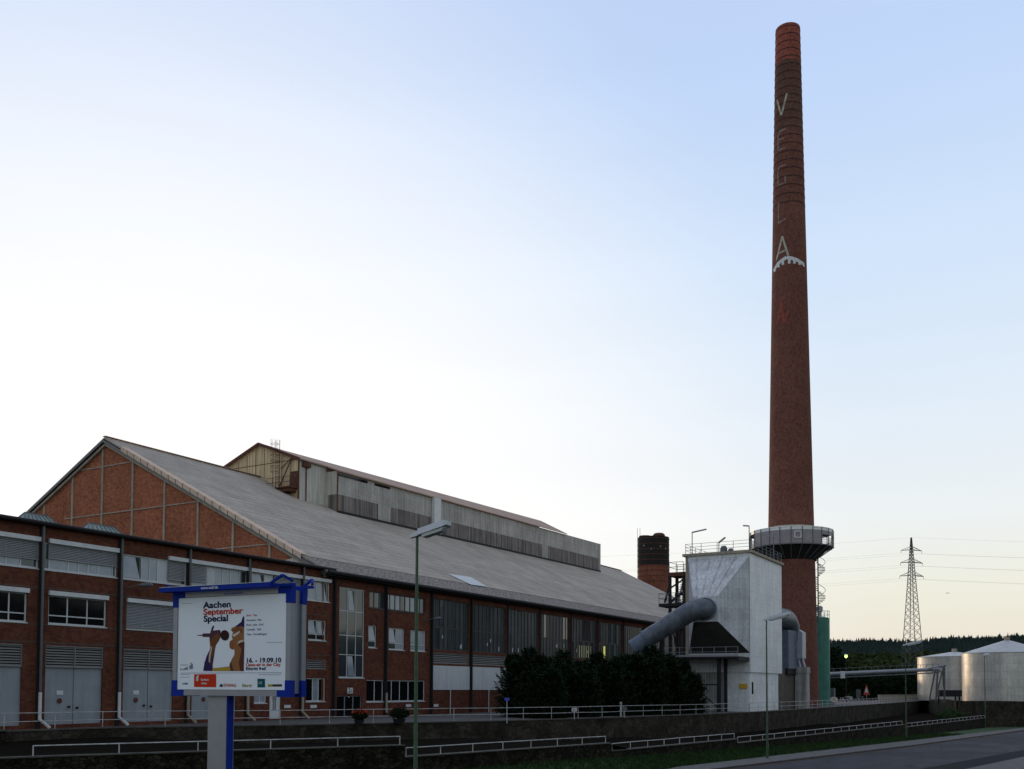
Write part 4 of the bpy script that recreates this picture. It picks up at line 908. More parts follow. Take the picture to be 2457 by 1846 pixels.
# gallery
PR = 97.2/FPX*kd
zg0 = CAM.z+(ray(1902, 1304).z/ray(1902, 1304).dot(Vector((math.cos(YAW), math.sin(YAW), 0))))*(kd-PR)
zg1 = CAM.z+(ray(1902, 1262).z/ray(1902, 1262).dot(Vector((math.cos(YAW), math.sin(YAW), 0))))*(kd-PR)
print('gallery', PR, zg0, zg1)
M['gallery_panel'] = surf('gallery_panel', (.33,.29,.29), (.26,.225,.23), scale=1.2, rough=.5)
M['gallery_white'] = plain('gallery_fascia', (.85,.84,.80), .4)
n_ = 24; a0 = math.atan2(toC.y, toC.x)                    # facet 0 looks at the camera
def gp(k, r, z): a = a0+2*PI*k/n_; return Vector((CX+r*math.cos(a), CY+r*math.sin(a), z))
sgn = 1 if Vector((-toC.y, toC.x, 0)).dot(rt) > 0 else -1   # +k moves to the right seen from the camera when sgn = 1
gal = MB().lathe(CX, CY, [(Rz(zg0)-.05, zg0-.02), (PR, zg0-.02), (PR, zg0+.12), (Rz(zg0)-.05, zg0+.12)], n_).build('gallery', M['steel_grey'], ch)
MB().lathe(CX, CY, [(Rz(zg1)-.05, zg1+.12), (PR+.05, zg1-.1), (PR+.05, zg1+.03), (Rz(zg1)+.9, zg1+.35), (Rz(zg1)-.05, zg1+.5)], n_).build('gallery_roof', M['gallery_white'], gal)
MB().lathe(CX, CY, [(Rz(zg1)+.0, zg1+.3), (Rz(zg1)+.22, zg1+.3), (Rz(zg1)+.22, zg1+.62), (Rz(zg1)+.0, zg1+.62)], 48).build('collar', M['concrete'], gal)
fas = MB(); pan = MB(); pan_b = MB(); pst = MB(); rl = MB(); gl = MB()
for k in range(n_):
    rel = (k+.5)*sgn; rel = (rel+12) % 24-12           # -12..12, positive to the right
    A, B = gp(k, PR, 0), gp(k+1, PR, 0)
    q = lambda m, z0, z1, ins=0: m.quad((A.x, A.y, z0), (B.x, B.y, z0), (B.x, B.y, z1), (A.x, A.y, z1))
    q(fas, zg1-.42, zg1-.1)
    open_ = 3 <= rel <= 9 or -9 <= rel <= -4.2
    if not open_:
        q(pan if abs(rel) < 6 else pan_b, zg0+.12, zg1-.42)
    else:
        for h in (.35, .7, 1.05):
            rl.bar((A.x, A.y, zg0+h), (B.x, B.y, zg0+h), .05)
        for t in (.2, .4, .6, .8):
            p = A.lerp(B, t); rl.bar((p.x, p.y, zg0+.1), (p.x, p.y, zg0+1.05), .04)
        if rel > 0 and rel < 7: q(gl, zg1-1.0, zg1-.42)
    pst.bar((A.x, A.y, zg0-.1), (A.x, A.y, zg1), .12)
    pst.bar(gp(k, Rz(zg0-1.6)+.02, zg0-1.7), gp(k, PR-.15, zg0-.06), .12)
fas.build('fascia', M['gallery_white'], gal); pan.build('panel', M['gallery_panel'], gal); pan_b.build('rear_panel', M['gallery_panel'], gal); pst.build('post', M['steel_grey'], gal); rl.build('gallery_railing', M['white_paint'], gal); gl.build('upper_panel', M['gallery_panel'], gal)
MB().lathe(CX, CY, [(Rz(zg0-1.8)+.02, zg0-1.8), (PR-.9, zg0-.4), (PR-.5, zg0-.03)], n_).build('underside', M['steel_dark'], gal)
kk = .6*sgn; aw = a0+2*PI*(kk)/n_
wc = Vector((CX+(PR+.02)*math.cos(aw), CY+(PR+.02)*math.sin(aw), (zg0+zg1)/2+.05)); wt = Vector((-math.sin(aw), math.cos(aw), 0))
m = MB()
for a, b in (((-.42, -.42), (-.42, .42)), ((.42, -.42), (.42, .42)), ((-.42, -.42), (.42, -.42)), ((-.42, .42), (.42, .42))): m.bar(wc+wt*a[0]+Vector((0, 0, a[1])), wc+wt*b[0]+Vector((0, 0, b[1])), .12)
o = m.build('gallery_window', M['white_paint'], gal)
# spiral stair on the right side of the shaft
sxy = Vector((CX, CY, 0))+rgt*(Rz(12)+.2)-toC*.3; sm = MB(); sr = 1.0
sm.tube([(sxy.x, sxy.y, 12.2), (sxy.x, sxy.y, zg0)], .09, 8); sm.bar((sxy.x, sxy.y, 12.2), (CX, CY, 12.2), 1.6, .1)
z, a = 12.4, 0
while z < zg0-.2:
    p1_, p2_ = [(sxy.x+sr*math.cos(a+d), sxy.y+sr*math.sin(a+d), z) for d in (-.18, .18)]
    c_ = (sxy.x, sxy.y, z); sm.add([c_, p1_, p2_, (c_[0], c_[1], z-.09), (p1_[0], p1_[1], z-.09), (p2_[0], p2_[1], z-.09)], [(0, 1, 2), (5, 4, 3), (1, 4, 5, 2), (0, 3, 4, 1), (2, 5, 3, 0)])
    z += .25; a += .39
sm.build('spiral_stair', M['steel_grey'], ch)
hr = MB(); pts = []; z, a = 13.4, 0
while z < zg0-.1: pts.append((sxy.x+sr*math.cos(a), sxy.y+sr*math.sin(a), z)); z += .25; a += .39
hr.tube(pts, .035, 5); hr.build('stair_handrail', M['alu'], ch)
MB().tube([(CX-2, CY-Rz(1)-.05, .9), (CX-2, CY-Rz(1)-.12, .9)], .1, 8)
# ================================================================ FILTER HOUSE (white block)
FXb = 103.6
c_ = onX(1799, 1326, FXb); FY = c_.y; FZT = c_.z
fyl = onX(1645, 1340, FXb).y; fxr = onY(1875, 1354, FY).x
FZB = onX(1799, 1613, FXb).z
print('filter', FY, fyl, fxr, FZT, FZB)
fi = thing('filter_house', 'white metal-clad filter block with a rooftop railing between hall and chimney', 'filter house', (FXb, FY, 0))
MB().box(FXb, fxr, FY, fyl, FZB, FZT).build('body', M['filter_white'], fi)
m = MB(); m.box(FXb-.25, fxr+.2, FY-.25, fyl+.3, FZT+.003, FZT+.28); ro = m.build('roof_slab', M['concrete'], fi)
zh0 = onX(1799, 1567, FXb).z; zh1 = FZT-.35
# inlet hood: truncated pyramid pointing at the duct
L = 3.5; X1 = FXb-L; ym = (FY+fyl)/2
hc = onX(1693, 1462, X1); hs = 1.35
bc = [(FXb-.003, fyl-.35, zh1), (FXb-.003, FY+.02, zh1), (FXb-.003, FY+.02, zh0), (FXb-.003, fyl-.35, zh0)]
tc_ = [(X1, hc.y+hs, hc.z+hs), (X1, hc.y-hs, hc.z+hs), (X1, hc.y-hs, hc.z-hs), (X1, hc.y+hs, hc.z-hs)]
hm = MB(); hm.quad(bc[0], bc[1], tc_[1], tc_[0]); hm.quad(bc[1], bc[2], tc_[2], tc_[1]); hm.quad(tc_[0], tc_[3], bc[3], bc[0]); hm.quad(*tc_)
hood = hm.build('inlet_hood', M['hood_white'], fi)
MB().quad(tuple(Vector(bc[3])-Vector((0,0,.004))), tuple(Vector(tc_[3])-Vector((0,0,.004))), tuple(Vector(tc_[2])-Vector((0,0,.004))), tuple(Vector(bc[2])-Vector((0,0,.004)))).build('hood_underside', M['hood_shade'], hood)
rb = MB()
for k in range(4):
    t = (k+.6)/4.6; rb.bar(Vector(bc[0]).lerp(Vector(bc[1]), t)+Vector((-.03, 0, .05)), Vector(tc_[0]).lerp(Vector(tc_[1]), t)+Vector((-.03, 0, .05)), .06, .10)
rb.bar(Vector(bc[1]), Vector(tc_[1]), .10); rb.bar(Vector(bc[0]), Vector(tc_[0]), .10)
rb.build('stiffener', M['hood_white'], hood)
MB().box(FXb-.05, FXb+.003, fyl-.35, fyl, 0, FZT).build('edge_strip', M['concrete'], fi)
# base under the block
MB().box(FXb+.15, fxr-1.2, FY+.15, FY+3.0, -.05, FZB-.003).build('base', M['filter_white'], fi)
MB().box(FXb+1.0, FXb+1.45, FY+.10, FY+.147, 1.9, 3.2).build('narrow_window', M['glass_dark'], fi)
MB().box(FXb-.02, FXb+.147, FY+.4, FY+1.2, 2.5, 3.0).build('yellow_sign', plain('yellow_sign', (.75, .42, .02)), fi)
# corrugated lower room under the hood
M['corr'] = linesmat('corrugated_sheet', (.50,.50,.45), (.38,.37,.33), .28, 'u', dark=.72, width=.4, streak=.3)
MB().box(FXb-.0+.2, FXb+7, FY+3.01, fyl+5, -.05, zh0-1.2).build('lower_room', M['corr'], fi)
MB().box(FXb+.12, FXb+.197, FY+1.1+1.95, FY+1.9+1.95, .05, 2.35).build('door', M['door_grey'], fi)
# walkway under the hood
zw = onX(*zc('7', 850, 1115), X1).z
wk = MB(); wk.box(X1-.3, FXb-.01, FY-.0+.1, fyl+2, zw-.18, zw); wk.box(X1-.3, FXb-.01, FY+.1, FY+.25, zw-.42, zw-.185)
wk.box(X1+.4, X1+.75, ym-1.3, ym-.95, -.05, zw-.19); wk.box(FXb-.9, FXb-.6, ym-1.3, ym-1.0, -.05, zw-.19); wk.box(X1+.4, X1+.7, fyl+1, fyl+1.3, -.05, zw-.19)
wk.bar((X1+.5, ym-1.1, .4), (X1+.5, fyl+1.1, zw-.4), .1); wk.bar((X1+.5, ym-1.1, 2.9), (X1+.5, fyl+1.1, 2.9), .14)
wo = wk.build('walkway', M['steel_dark'], fi)
wr = MB()
for y in frange(FY+.2, fyl+1.9, 1.3): wr.tube([(X1-.25, y, zw), (X1-.25, y, zw+1.0)], .03, 5)
for h in (.5, 1.0): wr.tube([(X1-.25, FY+.2, zw+h), (X1-.25, fyl+1.9, zw+h)], .025, 5)
wr.box(X1-.27, X1-.24, FY+.2, fyl+1.9, zw+.01, zw+.22)
wr.build('walkway_railing', M['alu'], wo)
# rooftop railing, lamps and motors
rr = MB(); pz = FZT+.28; cor = [(FXb, fyl), (FXb, FY), (fxr, FY), (fxr, fyl)]
for (xa, ya), (xb, yb) in zip(cor, cor[1:]+cor[:1]):
    n = max(2, int(round(math.hypot(xb-xa, yb-ya)/1.7)))
    for k in range(n): rr.tube([(xa+(xb-xa)*k/n, ya+(yb-ya)*k/n, pz), (xa+(xb-xa)*k/n, ya+(yb-ya)*k/n, pz+1.1)], .03, 5)
    for h in (.4, .75, 1.1): rr.tube([(xa, ya, pz+h), (xb, yb, pz+h)], .022, 5)
rr.build('roof_railing', M['steel_grey'], ro)
def roof_lamp(px0, py0, px1, py1, X, base=True):
    a = onX(px0, py0, X); b = onX(px1, py1, X-.3)
    m = MB().tube([(a.x, a.y, pz), (a.x, a.y, a.z)], .05, 6); o = m.build('lamp_post', M['steel_grey'], ro)
    MB().bar(a+Vector((0, 0, .02)), b, .22, .12).build('lamp_head', M['alu'], ro)
roof_lamp(*zc('7', 567, 183), *zc('7', 673, 158), FXb+.05)
roof_lamp(*zc('7', 768, 260), *zc('7', 815, 220), FXb+2.6)
roof_lamp(*zc('7', 996, 135), *zc('7', 950, 130), FXb+.1)
roof_lamp(*zc('7', 1180, 218), *zc('7', 1085, 190), FXb+7)
mo = MB()
for (u0, u1, v, X) in ((778, 832, 288, FXb+1.2), (835, 880, 306, FXb+1.4)):
    a, b = onX(*zc('7', u0, v), X), onX(*zc('7', u1, v), X); mo.tube([(X, (a.y+b.y)/2, pz), (X, (a.y+b.y)/2, a.z-.25), (X-.1, (a.y+b.y)/2, a.z)], [abs(a.y-b.y)/2, abs(a.y-b.y)/2, abs(a.y-b.y)/3], 12)
mo.build('fan_motor', M['steel_grey'], ro)
mo = MB()
for (u0, u1, v, X) in ((645, 728, 338, FXb+1.0), (880, 970, 318, FXb+1.2)):
    a, b = onX(*zc('7', u0, v), X), onX(*zc('7', u1, v), X); mo.box(X, X+1.2, b.y, a.y, pz, a.z)
mo.build('roof_hatch', M['concrete'], ro)
# ================================================================ SLOPING INLET DUCT
du = thing('inlet_duct', 'thick grey sloping duct running from the hall wall up to the white filter hood', 'duct', (97, 41.5, 6))
P0 = Vector((X1, hc.y, hc.z)); e1 = Vector((97, 41.2, 0)); e1.z = zat(1527, 1548, 97, 41.2)
dr = 1.06
pts = [P0+Vector((.0, 0, 0)), P0+Vector((-.55, .05, .02)), P0+Vector((-1.2, .5, -.05)), P0+Vector((-1.55, 1.25, -.4)), P0+Vector((-1.5, 2.1, -.85))]
e0 = pts[-1]
M_ = MB().tube(pts, dr, 20); o = M_.build('elbow', M['duct'], du, smooth=True)
dirv = (e1-e0); sg = MB(); sg.tube([e0, e0+dirv*.35], dr*.99, 20); sg.build('duct_section', M['duct'], du, smooth=True)
MB().tube([e0+dirv*.351, e0+dirv*.80], dr*.93, 20).build('duct_section', M['duct'], du, smooth=True)
MB().tube([e0+dirv*.801, e0+dirv*1.1], dr*.80, 20).build('duct_section', M['duct_dark'], du, smooth=True)
fl = MB(); fl.tube([P0+Vector((-.25, 0, 0)), P0+Vector((-.02, 0, 0))], dr+.16, 24)
for t in (.0, .345, .58, .795): fl.tube([e0+dirv*t, e0+dirv*(t+.012)], dr+.05 if t < .4 else dr*.93+.05, 20)
fl.build('flange', M['duct_dark'], du)
sp = MB(); pm = e0+dirv*.45; sp.bar((pm.x, pm.y, pm.z-dr), (pm.x+.4, pm.y-.6, 0), .22); sp.bar((pm.x, pm.y, pm.z-dr), (pm.x+.8, pm.y+1.2, 0), .22); sp.build('support', M['steel_dark'], du)
# ================================================================ STEEL STAIR TOWER left of the block
tw = thing('stair_tower', 'dark steel escape stair tower between the hall roof and the white filter block', 'stair tower', (FXb, fyl+2, 0))
tx = FXb+.3
y_r = onX(*zc('7', 505, 500), tx).y; y_l = onX(*zc('7', 400, 500), tx).y
zt1 = onX(*zc('7', 450, 482), tx).z; zt2 = onX(*zc('7', 430, 715), tx).z; ylp = onX(*zc('7', 322, 715), tx).y
m = MB()
for y in (y_r, y_l):
    for x in (tx, tx+2.2): m.bar((x, y, 0), (x, y, zt1), .3)
m.build('column', M['steel_dark'], tw)
m = MB(); m.box(tx-.2, tx+2.4, y_r-.1, y_l+.1, zt1-.45, zt1); m.build('landing', M['rust'], tw)
m = MB(); m.box(tx-.3, tx+2.4, y_r-.1, ylp, zt2-.35, zt2); m.build('landing', M['steel_dark'], tw)
m = MB()
m.bar((tx, y_l, zt2+2.0-.3), (tx, y_r, zt1-.8), .16); m.bar((tx, y_l, zt2+.1), (tx, y_r, zt1-2.2), .22); m.bar((tx, ylp-.6, zt2+.1), (tx, y_l, zt2+2.2), .18); m.bar((tx, y_r, zt2-.2), (tx, y_l-.1, zt2-3), .16)
m.bar((tx, y_r, 2), (tx, y_l, zt2-1), .16)
m.build('brace', M['steel_dark'], tw)
m = MB(); n = 16
for k in range(n):
    t = k/n; z = zt2+(zt1-.3-zt2)*t; y = y_l-.15+(y_r+.2-y_l)*.55*t*1.0; m.box(tx+1.0, tx+1.9, y-.45, y-.1, z, z+.05)
m.bar((tx+1.0, y_l-.5, zt2), (tx+1.0, y_l-.5+(y_r-y_l)*.55, zt1-.3), .06, .2)
m.build('stair_flight', M['alu'], tw)
m = MB()
for (ya, yb, z0) in ((y_r, y_l, zt1), (y_r, ylp, zt2)):
    for x in (tx-.2, tx+2.3):
        for y in frange(ya, yb, .9): m.tube([(x, y, z0), (x, y, z0+1.15)], .035, 5)
        for h in (.6, 1.15): m.tube([(x, ya, z0+h), (x, yb, z0+h)], .03, 5)
    for h in (.6, 1.15): m.tube([(tx-.2, yb, z0+h), (tx+2.3, yb, z0+h)], .03, 5)
m.build('handrail', M['steel_grey'], tw)
# ================================================================ OUTLET ELBOW AND FAN right of the block
ou = thing('outlet_duct', 'big blue-grey duct elbow and fan housing in front of the chimney foot', 'duct', (126, 33, 4.5))
oc = Vector((126, 33.4, 0)); ozt = zat(1893, 1466, 126, 33.4); orr = 1.25
xc = onX(1897, 1500, 126).y; oc.y = xc; print('outlet', oc, ozt)
pts = [Vector((fxr-.2, oc.y, ozt-orr)), Vector((123.2, oc.y, ozt-orr))]
for k in range(1, 7):
    a = PI/2*k/6; pts.append(Vector((123.2+2.6*math.sin(a), oc.y, ozt-orr-2.0*(1-math.cos(a)))))
pts.append(pts[-1]-Vector((0, 0, .8)))
MB().tube(pts, orr, 20).build('elbow', M['duct'], ou, smooth=True)
zh_ = zat(1900, 1517, 126, oc.y); zb_ = zat(1900, 1606, 126, oc.y)
yr_ = onX(1930, 1550, 126).y
MB().box(121, 126.8, oc.y-1.0, oc.y+3, zb_, zh_).build('fan_housing', M['duct_dark'], ou)
rd = yr_; m = MB()
yl_ = onX(1913, 1550, 126).y; yrr = onX(1929, 1550, 126).y
zz = [zat(1921, y, 126, rd) for y in (1508, 1518, 1580, 1600)]
m.add([(125.2, yl_, zz[0]), (125.2, yrr, zz[1]), (125.2, yrr, zz[2]), (125.2, yl_, zz[2]-.2), (127, yl_, zz[0]), (127, yrr, zz[1]), (127, yrr, zz[2]), (127, yl_, zz[2]-.2)], [(0, 3, 2, 1), (4, 5, 6, 7), (0, 1, 5, 4), (1, 2, 6, 5), (2, 3, 7, 6), (3, 0, 4, 7)])
m.build('side_chute', M['duct_light'], ou)
py_ = onX(1922, 1640, 126).y
m = MB(); m.tube([(125.6, yl_-.2, zz[2]), (125.6, yl_-.55, zz[3]-.35)], .17, 8); m.tube([(125.6, yrr+.15, zz[2]+.1), (125.6, yrr-.25, zz[3]-.35)], .17, 8); m.build('pipe', M['duct_light'], ou)
MB().box(fxr-1.1, 126, oc.y-.6, oc.y+3.5, -.05, zb_-.01).build('plinth', surf('brown_render', (.15,.125,.095), (.10,.085,.065), scale=1, rough=.9, streak=.3), ou)
MB().box(120.9, 126.7, oc.y-.9, oc.y+3, zb_-.7, zb_-.012).build('base_frame', M['steel_dark'], ou)
pc = thing('concrete_pillar', 'pale weathered concrete pillar standing under the small chute pipes', 'pillar', (126, py_, 0))
pa, pb = onX(1907, 1650, 125.2).y, onX(1937, 1650, 125.2).y; pzt = zat(1922, 1601, 125.2, py_)
M['pillar'] = surf('pale_concrete', (.52,.50,.46), (.38,.35,.32), scale=1, rough=.9, streak=.4)
MB().box(125.2, 126.7, pb+.06, pa-.06, -.05, pzt-.75).build('shaft', M['pillar'], pc)
MB().box(125.1, 126.8, pb, pa, pzt-.748, pzt).build('cap', M['pillar'], pc)
# ================================================================ GREEN SILO
GXs = 155.0; gs = onX(1962, 1500, GXs); gr = 27.5/FPX*gs.dot(Vector((math.cos(YAW), math.sin(YAW), 0)))
si = thing('green_silo', 'slim green cylindrical silo with a top railing right of the chimney', 'silo', (gs.x, gs.y, 0)); gzt = zat(1975, 1484, gs.x, gs.y)
MB().lathe(gs.x, gs.y, [(gr, 0), (gr, gzt), (gr*.6, gzt+.25), (.02, gzt+.3)], 40).build('tank', M['green_tank'], si, smooth=True)
m = MB()
for k in range(16): a = 2*PI*k/16; m.tube([(gs.x+gr*math.cos(a), gs.y+gr*math.sin(a), gzt), (gs.x+gr*math.cos(a), gs.y+gr*math.sin(a), gzt+1.1)], .03, 5)
for h in (.55, 1.1): m.tube([(gs.x+gr*math.cos(2*PI*k/24), gs.y+gr*math.sin(2*PI*k/24), gzt+h) for k in range(25)], .03, 5)
m.build('top_railing', M['white_paint'], si)
fp = onX(1968, 1475, GXs)
MB().lathe(fp.x, fp.y+.1, [(.32, gzt), (.32, gzt+1.0), (.5, gzt+1.1), (.5, gzt+1.75), (.3, gzt+1.95), (.02, gzt+1.95)], 16).build('top_filter', M['alu'], si, smooth=True)
fpp = onX(1996, 1655, 158)
eb = thing('electric_cabinet', 'small grey cabinet at the foot of the green silo', 'cabinet', (158, fpp.y, 0))
MB().box(157.5, 158.4, fpp.y-.45, fpp.y+.45, .1, fpp.z+.25).build('housing', M['steel_grey'], eb); MB().box(157.4, 158.5, fpp.y-.5, fpp.y+.5, -.02, .1).build('plinth', M['concrete'], eb)
# ================================================================ ROUND TANKS
def hz(p): return Vector((math.cos(YAW), math.sin(YAW), 0)).dot(p)
def tank(pxc, pxr, ysh, yap, ybase, Dp, label):
    c = depth(pxc, 1650, Dp); r = pxr/FPX*Dp; z0 = depth(pxc, ybase, Dp).z-.1; zs = zat(pxc-pxr*.6, ysh, c.x, c.y)
    zs = CAM.z+(depth(pxc, ysh, 1).z-CAM.z)*(Dp-r*.75); zp = depth(pxc, yap, Dp).z
    t = thing('storage_tank', label, 'tank', (c.x, c.y, z0), group='round tanks')
    MB().lathe(c.x, c.y, [(r, z0), (r, zs)], 72).build('shell', M['tank'], t, smooth=True)
    MB().lathe(c.x, c.y, [(r+.12, zs-.02), (r+.12, zs+.08), (.5, zp-.3), (.02, zp-.3)], 72).build('roof', M['tank_roof'], t)
    MB().lathe(c.x, c.y, [(.5, zp-.6), (.5, zp+.35), (.02, zp+.35)], 16).build('vent', M['concrete'], t)
    m = MB()
    for z in frange(z0+1.4, zs-.4, 1.45): m.lathe(c.x, c.y, [(r+.004, z-.03), (r+.03, z-.03), (r+.03, z+.03), (r+.004, z+.03)], 72)
    m.build('seam_ring', M['tank'], t)
    return c, r, z0
c1t = tank(2291, 83, 1576, 1561, 1680, 205, 'left round metal tank behind the steel trestle')
c2t = tank(2418, 100, 1566, 1533, 1684, 190, 'right round metal tank with a conical roof, cut by the right edge')
# wall and bank beneath the tanks
bw = thing('tank_yard_wall', 'long dark concrete wall beneath the round tanks at the far right', 'wall', (178, 22, -2))
a = onZ(2246, 1680, .3)
wa, wb, wc_ = depth(2300, 1685, 168), depth(2400, 1685, 172), depth(2700, 1690, 176)
m = MB(); q = [depth(2215, 1681, 215)] + [depth(2275, 1681, 178), wa, wb, wc_]
vs = []
for p in q: vs += [(p.x, p.y, -5), (p.x, p.y, p.z+.2), (p.x+.5, p.y+.4, p.z+.2), (p.x+.5, p.y+.4, -5)]
m.add(vs, [(4*i+j, 4*i+4+j, 4*i+5+j, 4*i+1+j) for i in range(len(q)-1) for j in range(3)])
m.build('masonry', M['upper_stone'], bw)
# low light wall behind the railing near the tanks
lw_ = thing('low_concrete_wall', 'low pale concrete wall behind the far railing left of the tanks', 'wall', (200, 34, 0))
a, b = depth(2108, 1672, 190), depth(2218, 1668, 215)
MB().bar((a.x, a.y, .75), (b.x, b.y, .75), .3, 1.3).build('masonry', M['concrete'], lw_); MB().bar((a.x, a.y, 1.43), (b.x, b.y, 1.43), .4, .06).build('coping', M['cope'], lw_)
# ================================================================ PIPE BRIDGE
pbr = thing('pipe_bridge', 'long silvery pipe bridge on a steel trestle in front of dark trees', 'pipe bridge', (170, 34, 0))
A_ = depth(1985, 1618, 165); B_ = depth(2252, 1606, 172)
m = MB(); m.tube([A_, B_], .32, 12); m.build('pipe', M['alu'], pbr, smooth=True)
m = MB(); up1 = Vector((0, 0, .62)); m.bar(A_-up1, B_-up1, .2, .18); m.tube([A_+Vector((0,0,.9)), B_+Vector((0,0,.9))], .035, 5)
nb = 18
for k in range(nb+1):
    p = A_.lerp(B_, k/nb); m.bar(p-up1, p+Vector((0, 0, .9)), .07)
m.build('truss', M['steel_grey'], pbr)
m = MB()
for (px0, py0, px1, py1, Dp, dd) in ((2244, 1606, 2229, 1682, 170, 0), (2250, 1606, 2246, 1684, 169, 0), (2262, 1602, 2265, 1650, 173, 0), (2262, 1604, 2248, 1660, 172, 0), (2266, 1600, 2266, 1686, 174, 0)):
    m.bar(depth(px0, py0, Dp), depth(px1, py1, Dp), .28)
m.bar(depth(2228, 1606, 171), depth(2268, 1598, 173), .3); m.bar(depth(2228, 1616, 171), depth(2266, 1610, 173), .2)
m.build('trestle', M['steel_grey'], pbr)
a = depth(2022, 1618, 164.3); MB().box(a.x-.3, a.x+.3, a.y-.3, a.y+.3, a.z-.7, a.z+.5).build('junction_box', M['white_paint'], pbr)
sk_ = thing('skip_container', 'dark flat steel container on legs in front of the left round tank', 'container', tuple(depth(2277, 1684, 180)))
a, b = depth(2250, 1664, 181), depth(2304, 1664, 181)
MB().bar((a.x, a.y, a.z), (b.x, b.y, b.z), 1.5, 1.2).build('box', M['steel_dark'], sk_)
m = MB()
for t in (.04, .78, .96):
    p = Vector(a).lerp(Vector(b), t); m.bar((p.x, p.y, p.z-.6), (p.x, p.y, p.z-1.9), .25)
m.build('leg', M['steel_dark'], sk_)
# ================================================================ PYLON and wires
PD = 330.0; pb_ = depth(2190.5, 1650, PD); PB = Vector((pb_.x, pb_.y, -4)); ztp = depth(2190.5, 1288, PD).z
py = thing('electricity_pylon', 'tall steel lattice pylon with three crossarms above the wooded hill', 'pylon', tuple(PB))
rx = Vector((math.sin(YAW+.15), -math.cos(YAW+.15), 0)); ry = Vector((-rx.y, rx.x, 0))
zof = lambda yy: depth(2190.5, yy, PD).z
def hwid(z):
    z1 = zof(1530); return .16+(13.5/FPX*PD)*(ztp-z)/(ztp-z1)
lv = [ztp]; z = ztp
while z > -3: z -= max(1.1, hwid(z)*1.5); lv.append(z)
leg = MB(); br = MB()
for sx_ in (-1, 1):
    for sy_ in (-1, 1):
        leg.bar(PB*0+Vector((PB.x, PB.y, 0))+rx*sx_*hwid(lv[-1])+ry*sy_*hwid(lv[-1])+Vector((0, 0, lv[-1])), Vector((PB.x, PB.y, ztp))+(rx*sx_+ry*sy_)*.12, .2)
def cpt(sx_, sy_, z): h = hwid(z); return Vector((PB.x, PB.y, z))+rx*sx_*h+ry*sy_*h
for z0, z1 in zip(lv, lv[1:]):
    for (a, b) in (((-1, -1), (1, -1)), ((1, -1), (1, 1)), ((1, 1), (-1, 1)), ((-1, 1), (-1, -1))):
        br.bar(cpt(*a, z0), cpt(*b, z1), .08); br.bar(cpt(*b, z0), cpt(*a, z1), .08); 
leg.build('leg', M['pylon'], py); br.build('lattice', M['pylon'], py)
tips = []
for yy, hw_ in ((1320, 27), (1350, 29), (1382, 31)):
    z = zof(yy); h = hw_/FPX*PD; m = MB()
    for s in (-1, 1):
        tip = Vector((PB.x, PB.y, z))+rx*s*h; tips.append(tip)
        for t in (-1, 1): m.bar(cpt(s, t, z+.25), tip, .15); m.bar(cpt(s, t, z+1.4), tip, .1)
        for q_ in (.3, .55, .8): p = Vector((PB.x, PB.y, z)).lerp(tip, q_); m.bar(p-ry*.6*(1-q_), p+ry*.6*(1-q_)+Vector((0, 0, 1.1*(1-q_))), .08)
        m.bar(tip, tip-Vector((0, 0, .9)), .1)
    m.build('crossarm', M['rust'], py)
for i, tp in enumerate(tips+[Vector((PB.x, PB.y, ztp))]):
    for sgn_, dx in ((1, 320), (-1, 320)):
        e = tp+ry*(-sgn_*60)+rx*(sgn_*dx); pts = []
        e = tp+(rx*.95*sgn_-ry*.3*sgn_)*dx
        for k in range(17): t = k/16; p = tp.lerp(e, t); p.z -= 9*4*t*(1-t)*.6+.9*(1 if i < 6 else 0); pts.append(p)
        o = MB().tube(pts, .014, 4, caps=False).build('power_line', M['steel_grey'], None)
        side = 'left' if sgn_ < 0 else 'right'
        nm = ['left end of the top crossarm', 'right end of the top crossarm', 'left end of the middle crossarm', 'right end of the middle crossarm', 'left end of the lowest crossarm', 'right end of the lowest crossarm', 'tip of the pylon'][i]
        tag(o, f'thin power line running {side} from the {nm}', 'power line', 'power lines of the pylon')
# distant airplane
ap_ = depth(2273, 1423.5, 4200); pl = thing('airplane', 'tiny distant airplane low in the sky right of the pylon', 'airplane', tuple(ap_))
m = MB(); m.tube([ap_-rt*8, ap_-rt*6, ap_+rt*5, ap_+rt*8+Vector((0, 0, .3))], [.3, 1.0, 1.0, .3], 8); m.build('fuselage', M['steel_grey'], pl)
m = MB(); f2 = Vector((fw.x, fw.y, 0)); m.add([ap_+rt*1.5+f2*8, ap_-rt*1+f2*1, ap_-rt*1-f2*1, ap_+rt*1.5-f2*8, ap_+rt*3-f2*8, ap_+rt*1.5, ap_+rt*3+f2*8], [(0, 1, 2, 3, 4, 5, 6)]); m.build('wing', M['steel_grey'], pl)
m = MB(); m.add([ap_+rt*5.5, ap_+rt*8, ap_+rt*8.8+Vector((0, 0, 2.6)), ap_+rt*7.6+Vector((0, 0, 2.6))], [(0, 1, 2, 3)]); m.build('tail_fin', M['steel_grey'], pl)
